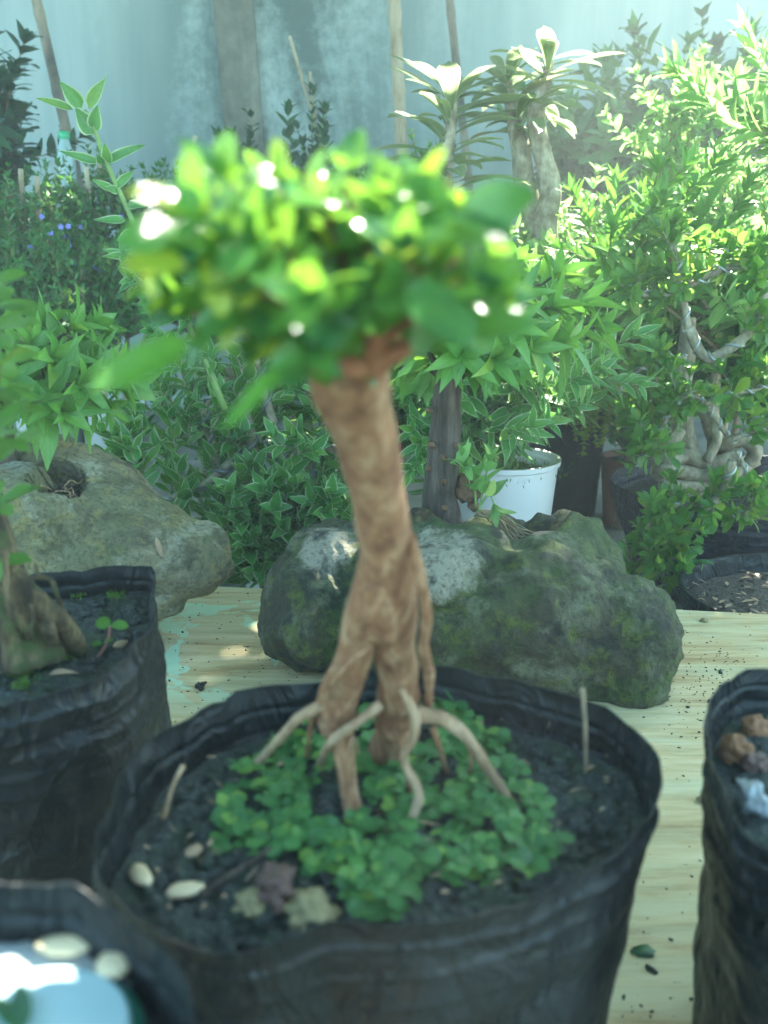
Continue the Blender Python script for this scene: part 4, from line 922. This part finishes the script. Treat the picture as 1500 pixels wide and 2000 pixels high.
sh('yellow green sunlit bush at the far right', 1450, 480, 1.72, 120, 115, .15, 54, S_mid, 'bright', 'oval', t0=.4, name='bush', cat='bush')
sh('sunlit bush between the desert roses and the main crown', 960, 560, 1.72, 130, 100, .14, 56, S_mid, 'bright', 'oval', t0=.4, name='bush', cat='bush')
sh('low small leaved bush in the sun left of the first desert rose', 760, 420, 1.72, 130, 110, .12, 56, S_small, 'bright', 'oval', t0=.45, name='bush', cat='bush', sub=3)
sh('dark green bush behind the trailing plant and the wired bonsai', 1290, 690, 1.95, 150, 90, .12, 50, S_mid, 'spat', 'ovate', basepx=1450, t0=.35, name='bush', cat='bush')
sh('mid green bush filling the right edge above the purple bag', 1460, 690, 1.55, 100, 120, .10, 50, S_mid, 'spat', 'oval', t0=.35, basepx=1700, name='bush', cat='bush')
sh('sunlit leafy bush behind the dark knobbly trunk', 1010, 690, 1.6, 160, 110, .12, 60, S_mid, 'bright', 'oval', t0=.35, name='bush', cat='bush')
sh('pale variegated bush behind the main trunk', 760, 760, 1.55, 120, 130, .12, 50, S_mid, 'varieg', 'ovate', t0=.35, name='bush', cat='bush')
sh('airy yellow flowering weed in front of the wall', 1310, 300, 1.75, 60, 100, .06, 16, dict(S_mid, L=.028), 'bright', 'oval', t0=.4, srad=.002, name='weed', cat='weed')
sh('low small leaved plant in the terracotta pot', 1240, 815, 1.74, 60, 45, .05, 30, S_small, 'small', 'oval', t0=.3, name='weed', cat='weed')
# weeds against the wall
def weed(label, px, top, bot, Y, n, L, lm='dark', grp='weeds along the wall'):
    t = thing('wall_weed', label, 'weed', Vector((at(px, bot, Y).x, Y, 0)), grp); m = MB(); lv = Leaves('ovate', 4)
    for i in range(n):
        x = px+rnd(-1,1)*38*(i > 0); y = top+(bot-top)*.6*(random.random() if i else 0)
        P = smoothpath([Vector((at(px, bot, Y).x, Y, .02)), at(px+(x-px)*.4, (y+bot)/2, Y), at(x, y, Y)], 8); tube(m, P, [.006,.003,.0015], 5, 1)
        leafy(lv, P, dict(L=L, W=L*.5, sp=.026, arr=2, ang=1.2, droop=.3, up=.8, fold=.1, tipn=4, tipsmall=True), .35)
    obj('stem', m, M['stem'], t); obj('leaves', lv, M[lm], t)
weed('dark weed with a tall leafy spike against the wall, left of the two right spikes', 1240, 75, 480, 2.7, 6, .07)
weed('dark weed with the tallest leafy spike against the wall near the right edge', 1372, 35, 480, 2.7, 5, .07)
weed('dark feathery weed against the wall just right of the pilaster', 610, 180, 480, 2.8, 7, .05)
weed('faint small weed at the foot of the pilaster', 490, 230, 480, 2.85, 5, .05)
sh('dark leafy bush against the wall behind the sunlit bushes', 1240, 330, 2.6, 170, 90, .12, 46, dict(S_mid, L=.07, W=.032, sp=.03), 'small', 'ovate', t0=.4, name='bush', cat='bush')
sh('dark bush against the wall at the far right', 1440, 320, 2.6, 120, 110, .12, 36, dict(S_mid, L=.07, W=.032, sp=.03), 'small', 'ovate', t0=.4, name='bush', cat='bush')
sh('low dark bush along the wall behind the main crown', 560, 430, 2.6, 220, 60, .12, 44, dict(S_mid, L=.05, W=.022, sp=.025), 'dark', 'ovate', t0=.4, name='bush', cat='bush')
# left: dark glossy shrub and the hedge
sh('dark glossy broad leaved shrub against the wall at the upper left', -8, 255, 2.55, 40, 80, .09, 14, dict(L=.065, W=.034, sp=.03, arr=3, ang=1.1, droop=.4, up=.8, fold=.1, tipn=6, tipsmall=False), 'dark', 'ovate', t0=.4, srad=.006, sub=1)
HS = dict(L=.020, W=.010, sp=.013, arr=2, ang=1.0, droop=.15, up=.8, fold=.1, tipn=4)
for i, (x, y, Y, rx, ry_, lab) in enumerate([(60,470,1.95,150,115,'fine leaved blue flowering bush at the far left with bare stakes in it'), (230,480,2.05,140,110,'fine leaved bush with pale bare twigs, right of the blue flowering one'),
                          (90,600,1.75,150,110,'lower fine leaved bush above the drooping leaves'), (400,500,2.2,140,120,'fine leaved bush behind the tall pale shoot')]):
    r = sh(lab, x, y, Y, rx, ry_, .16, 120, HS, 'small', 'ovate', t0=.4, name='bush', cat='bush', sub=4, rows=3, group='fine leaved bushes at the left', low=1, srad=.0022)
    if i < 2:
        for _ in range(16):
            m = Leaves('oval', 2)
            p = at(x+rnd(-110,110), y+rnd(-60,80), Y-.17); n0 = rnd(0,6)
            for k in range(5): m.add(p, (math.cos(n0+k*1.257), -.3, math.sin(n0+k*1.257)), (0,-1,.2), .006, .005, .1, 0)
            obj('flower', m, M['petal'], r)
# bamboo poles, stakes, bottle
def pole(px0, py0, px1, py1, Y, r, label, mat='bamboo', grp=None, name='bamboo_pole', nodes=True):
    a, b_ = at(px0, py0, Y), at(px1, py1, Y+.02); d = (b_-a); zt = 0
    foot = a + d*((zt-a.z)/d.z) if d.z < -1e-4 else b_
    m = MB(); n = 16; pts = []; 
    L = (foot-a).length; K = max(3, int(L/.02)); P = [a.lerp(foot, i/K) for i in range(K+1)]
    rad = [r*(1+(.16 if nodes and (i % 9) == 4 else 0))*(1+.12*i/K) for i in range(K+1)]
    tube(m, P, rad, 12, 1, .04, 20); return solo(name, m, M[mat], foot, label, 'bamboo pole' if name == 'bamboo_pole' else 'stake', grp)
pole(62,-40,152,352,2.75,.013,'long bamboo pole with a blackened middle leaning on the wall at the left','bamboo_dark','bamboo poles at the wall')
pole(768,-40,785,300,2.75,.016,'thick pale bamboo pole left of the desert roses','bamboo','bamboo poles at the wall')
pole(874,-40,895,160,2.85,.011,'thinner grey bamboo pole behind the left desert rose','bamboo_dark','bamboo poles at the wall')
for (a, b_, c, d, Y, lab) in [(382,265,362,345,2.0,'slanting reddish stake above the left side of the main crown'), (40,330,47,420,1.9,'first thin stake from the left in the fine leaved bush'), (72,345,78,440,1.85,'second thin stake from the left in the fine leaved bush'),
                        (168,325,176,420,1.95,'thin stake below the leaning bamboo pole in the fine leaved bush'), (193,318,200,380,2.1,'pale thin stake just right of the plastic bottle'), (565,70,604,200,2.8,'tall thin cane leaning on the wall right of the pilaster'), (605,140,612,200,2.8,'short thin cane beside the tall leaning one')]:
    pole(a, b_, c, d, Y, .0045, lab, 'bamboo', 'thin stakes', 'stake', False)
bo = at(128, 300, 2.3); bt = thing('plastic_bottle', 'upside down clear plastic bottle with green cap on a stick at the left', 'bottle', (bo.x, bo.y, 0))
def lathe(c, prof, n=24):
    m = MB(); m.add([Vector((c.x+r*math.cos(2*math.pi*i/n), c.y+r*math.sin(2*math.pi*i/n), c.z+z)) for r, z in prof for i in range(n)], [(a*n+i, a*n+(i+1)%n, (a+1)*n+(i+1)%n, (a+1)*n+i) for a in range(len(prof)-1) for i in range(n)]); return m
obj('bottle_body', lathe(bo, [(.0,-.08),(.018,-.08),(.020,-.07),(.020,-.01),(.018,.0),(.012,.022),(.010,.03)]), M['bottle'], bt)
obj('cap', lathe(bo, [(.011,.030),(.012,.032),(.012,.046),(.0,.047)]), plain('green_cap', (.02,.35,.16), .4), bt)
m = MB(); tube(m, [Vector((bo.x, bo.y, 0)), Vector((bo.x, bo.y, bo.z-.099))], .005, 8, 3); obj('stick', m, M['bamboo'], bt)
hz = MB(); box(hz, (-8,-4,-1), (8,5,3.4)); hm = bpy.data.materials.new('glare_veil'); hm.use_nodes = True; ht = hm.node_tree; ht.nodes.remove(ht.nodes['Principled BSDF'])  # thin volume added to imitate veiling lens glare
hv = ht.nodes.new('ShaderNodeVolumePrincipled'); hv.inputs['Density'].default_value = .06; hv.inputs['Color'].default_value = (.85,.95,.95,1); hv.inputs['Anisotropy'].default_value = .5
ht.links.new(hv.outputs[0], ht.nodes['Material Output'].inputs['Volume']); tag(obj('glare_veil', hz, hm, None, (0,0,0), False), kind='stuff')
# ------------------------------------------------------------------ unseen tree added overhead to shade the bench and the left
tr = thing('added_shade_tree', 'unseen leafy tree added overhead to shade the bench', 'tree', (-1.6, -1.2, 0))
m = MB(); tube(m, [(-1.6,-1.2,0), (-1.55,-1.1,.8), (-1.4,-.9,1.6), (-1.0,-.4,2.4)], [.11,.09,.08,.06], 14, 6, .15, 6)
lv = Leaves('ovate', 4)
def litf(tx, ty): return 1/(1+math.exp(-(tx+.02-.05*math.sin(ty*9))*20)) * 1/(1+math.exp(-(ty-.97-.04*math.sin(tx*11))*20))
GAPS = [(-.015, .250, .53, .125, .105, .96), (.12, .90, .46, .08, .035, .75)]  # openings shaped in the added canopy to pass sun to crown and rock plant
def gap(x, y, z, m):
    for gx, gy, gz, hx, hy, pr in GAPS:
        q = (z-gz)/SUN.z; ux, uy = x-SUN.x*q-gx, y-SUN.y*q-gy
        if abs(ux) < hx+m and abs(uy) < hy+m: return pr if (abs(ux) < hx and abs(uy) < hy) else -1
    return 0
nb = 0
while nb < 16:
    pts = [Vector((-1.3,-.8,1.9)), Vector((rnd(-1,.6), rnd(-.3,1.2), 2.3)), Vector((rnd(-2,1.8), rnd(-.2,3.0), 2.5))]
    if any(gap(p.x, p.y, p.z, .07) for p in smoothpath(pts, 14)): continue
    tube(m, pts, [.05,.03,.012], 7, 5); nb += 1
obj('trunk', m, M['bark_pale'], tr)
def addl(x, y, z, a, b_):
    d = rv(); d.z *= .4; lv.add((x, y, z), d, (rnd(-.3,.3), rnd(-.3,.3), 1), rnd(a, b_), rnd(a, b_)*.62, .2, .1)
k = 0
while k < 8200:
    z = rnd(2.15, 2.75); q = (z-.35)/SUN.z; x, y = rnd(-1.9, 2.4), rnd(-.6, 3.6); tx, ty = x-SUN.x*q, y-SUN.y*q
    if random.random() < litf(tx, ty)*1.15 or gap(x, y, z, .16): continue
    addl(x, y, z, .10, .18); k += 1
k = 0
while k < 3600:
    z = rnd(2.15, 2.75); q = (z-.30)/SUN.z; tx, ty = rnd(-.75,.75), rnd(.0,1.08); x, y = tx+SUN.x*q, ty+SUN.y*q
    if random.random() < litf(tx, ty)*1.3 or gap(x, y, z, .16): continue
    addl(x, y, z, .10, .18); k += 1
for gx, gy, gz, hx, hy, pr in GAPS:
    for _ in range(1500):
        z = rnd(2.15, 2.6); q = (z-gz)/SUN.z; x, y = gx+rnd(-.3,.3)+SUN.x*q, gy+rnd(-.27,.27)+SUN.y*q
        if litf(x-SUN.x*q, y-SUN.y*q) > .6: continue
        v = gap(x, y, z, .015)
        if v and (v < 0 or random.random() < v): continue
        addl(x, y, z, .04, .065)
obj('crown', lv, M['small'], tr)
for o in bpy.data.objects:
    if '_org' in o.keys(): del o['_org']
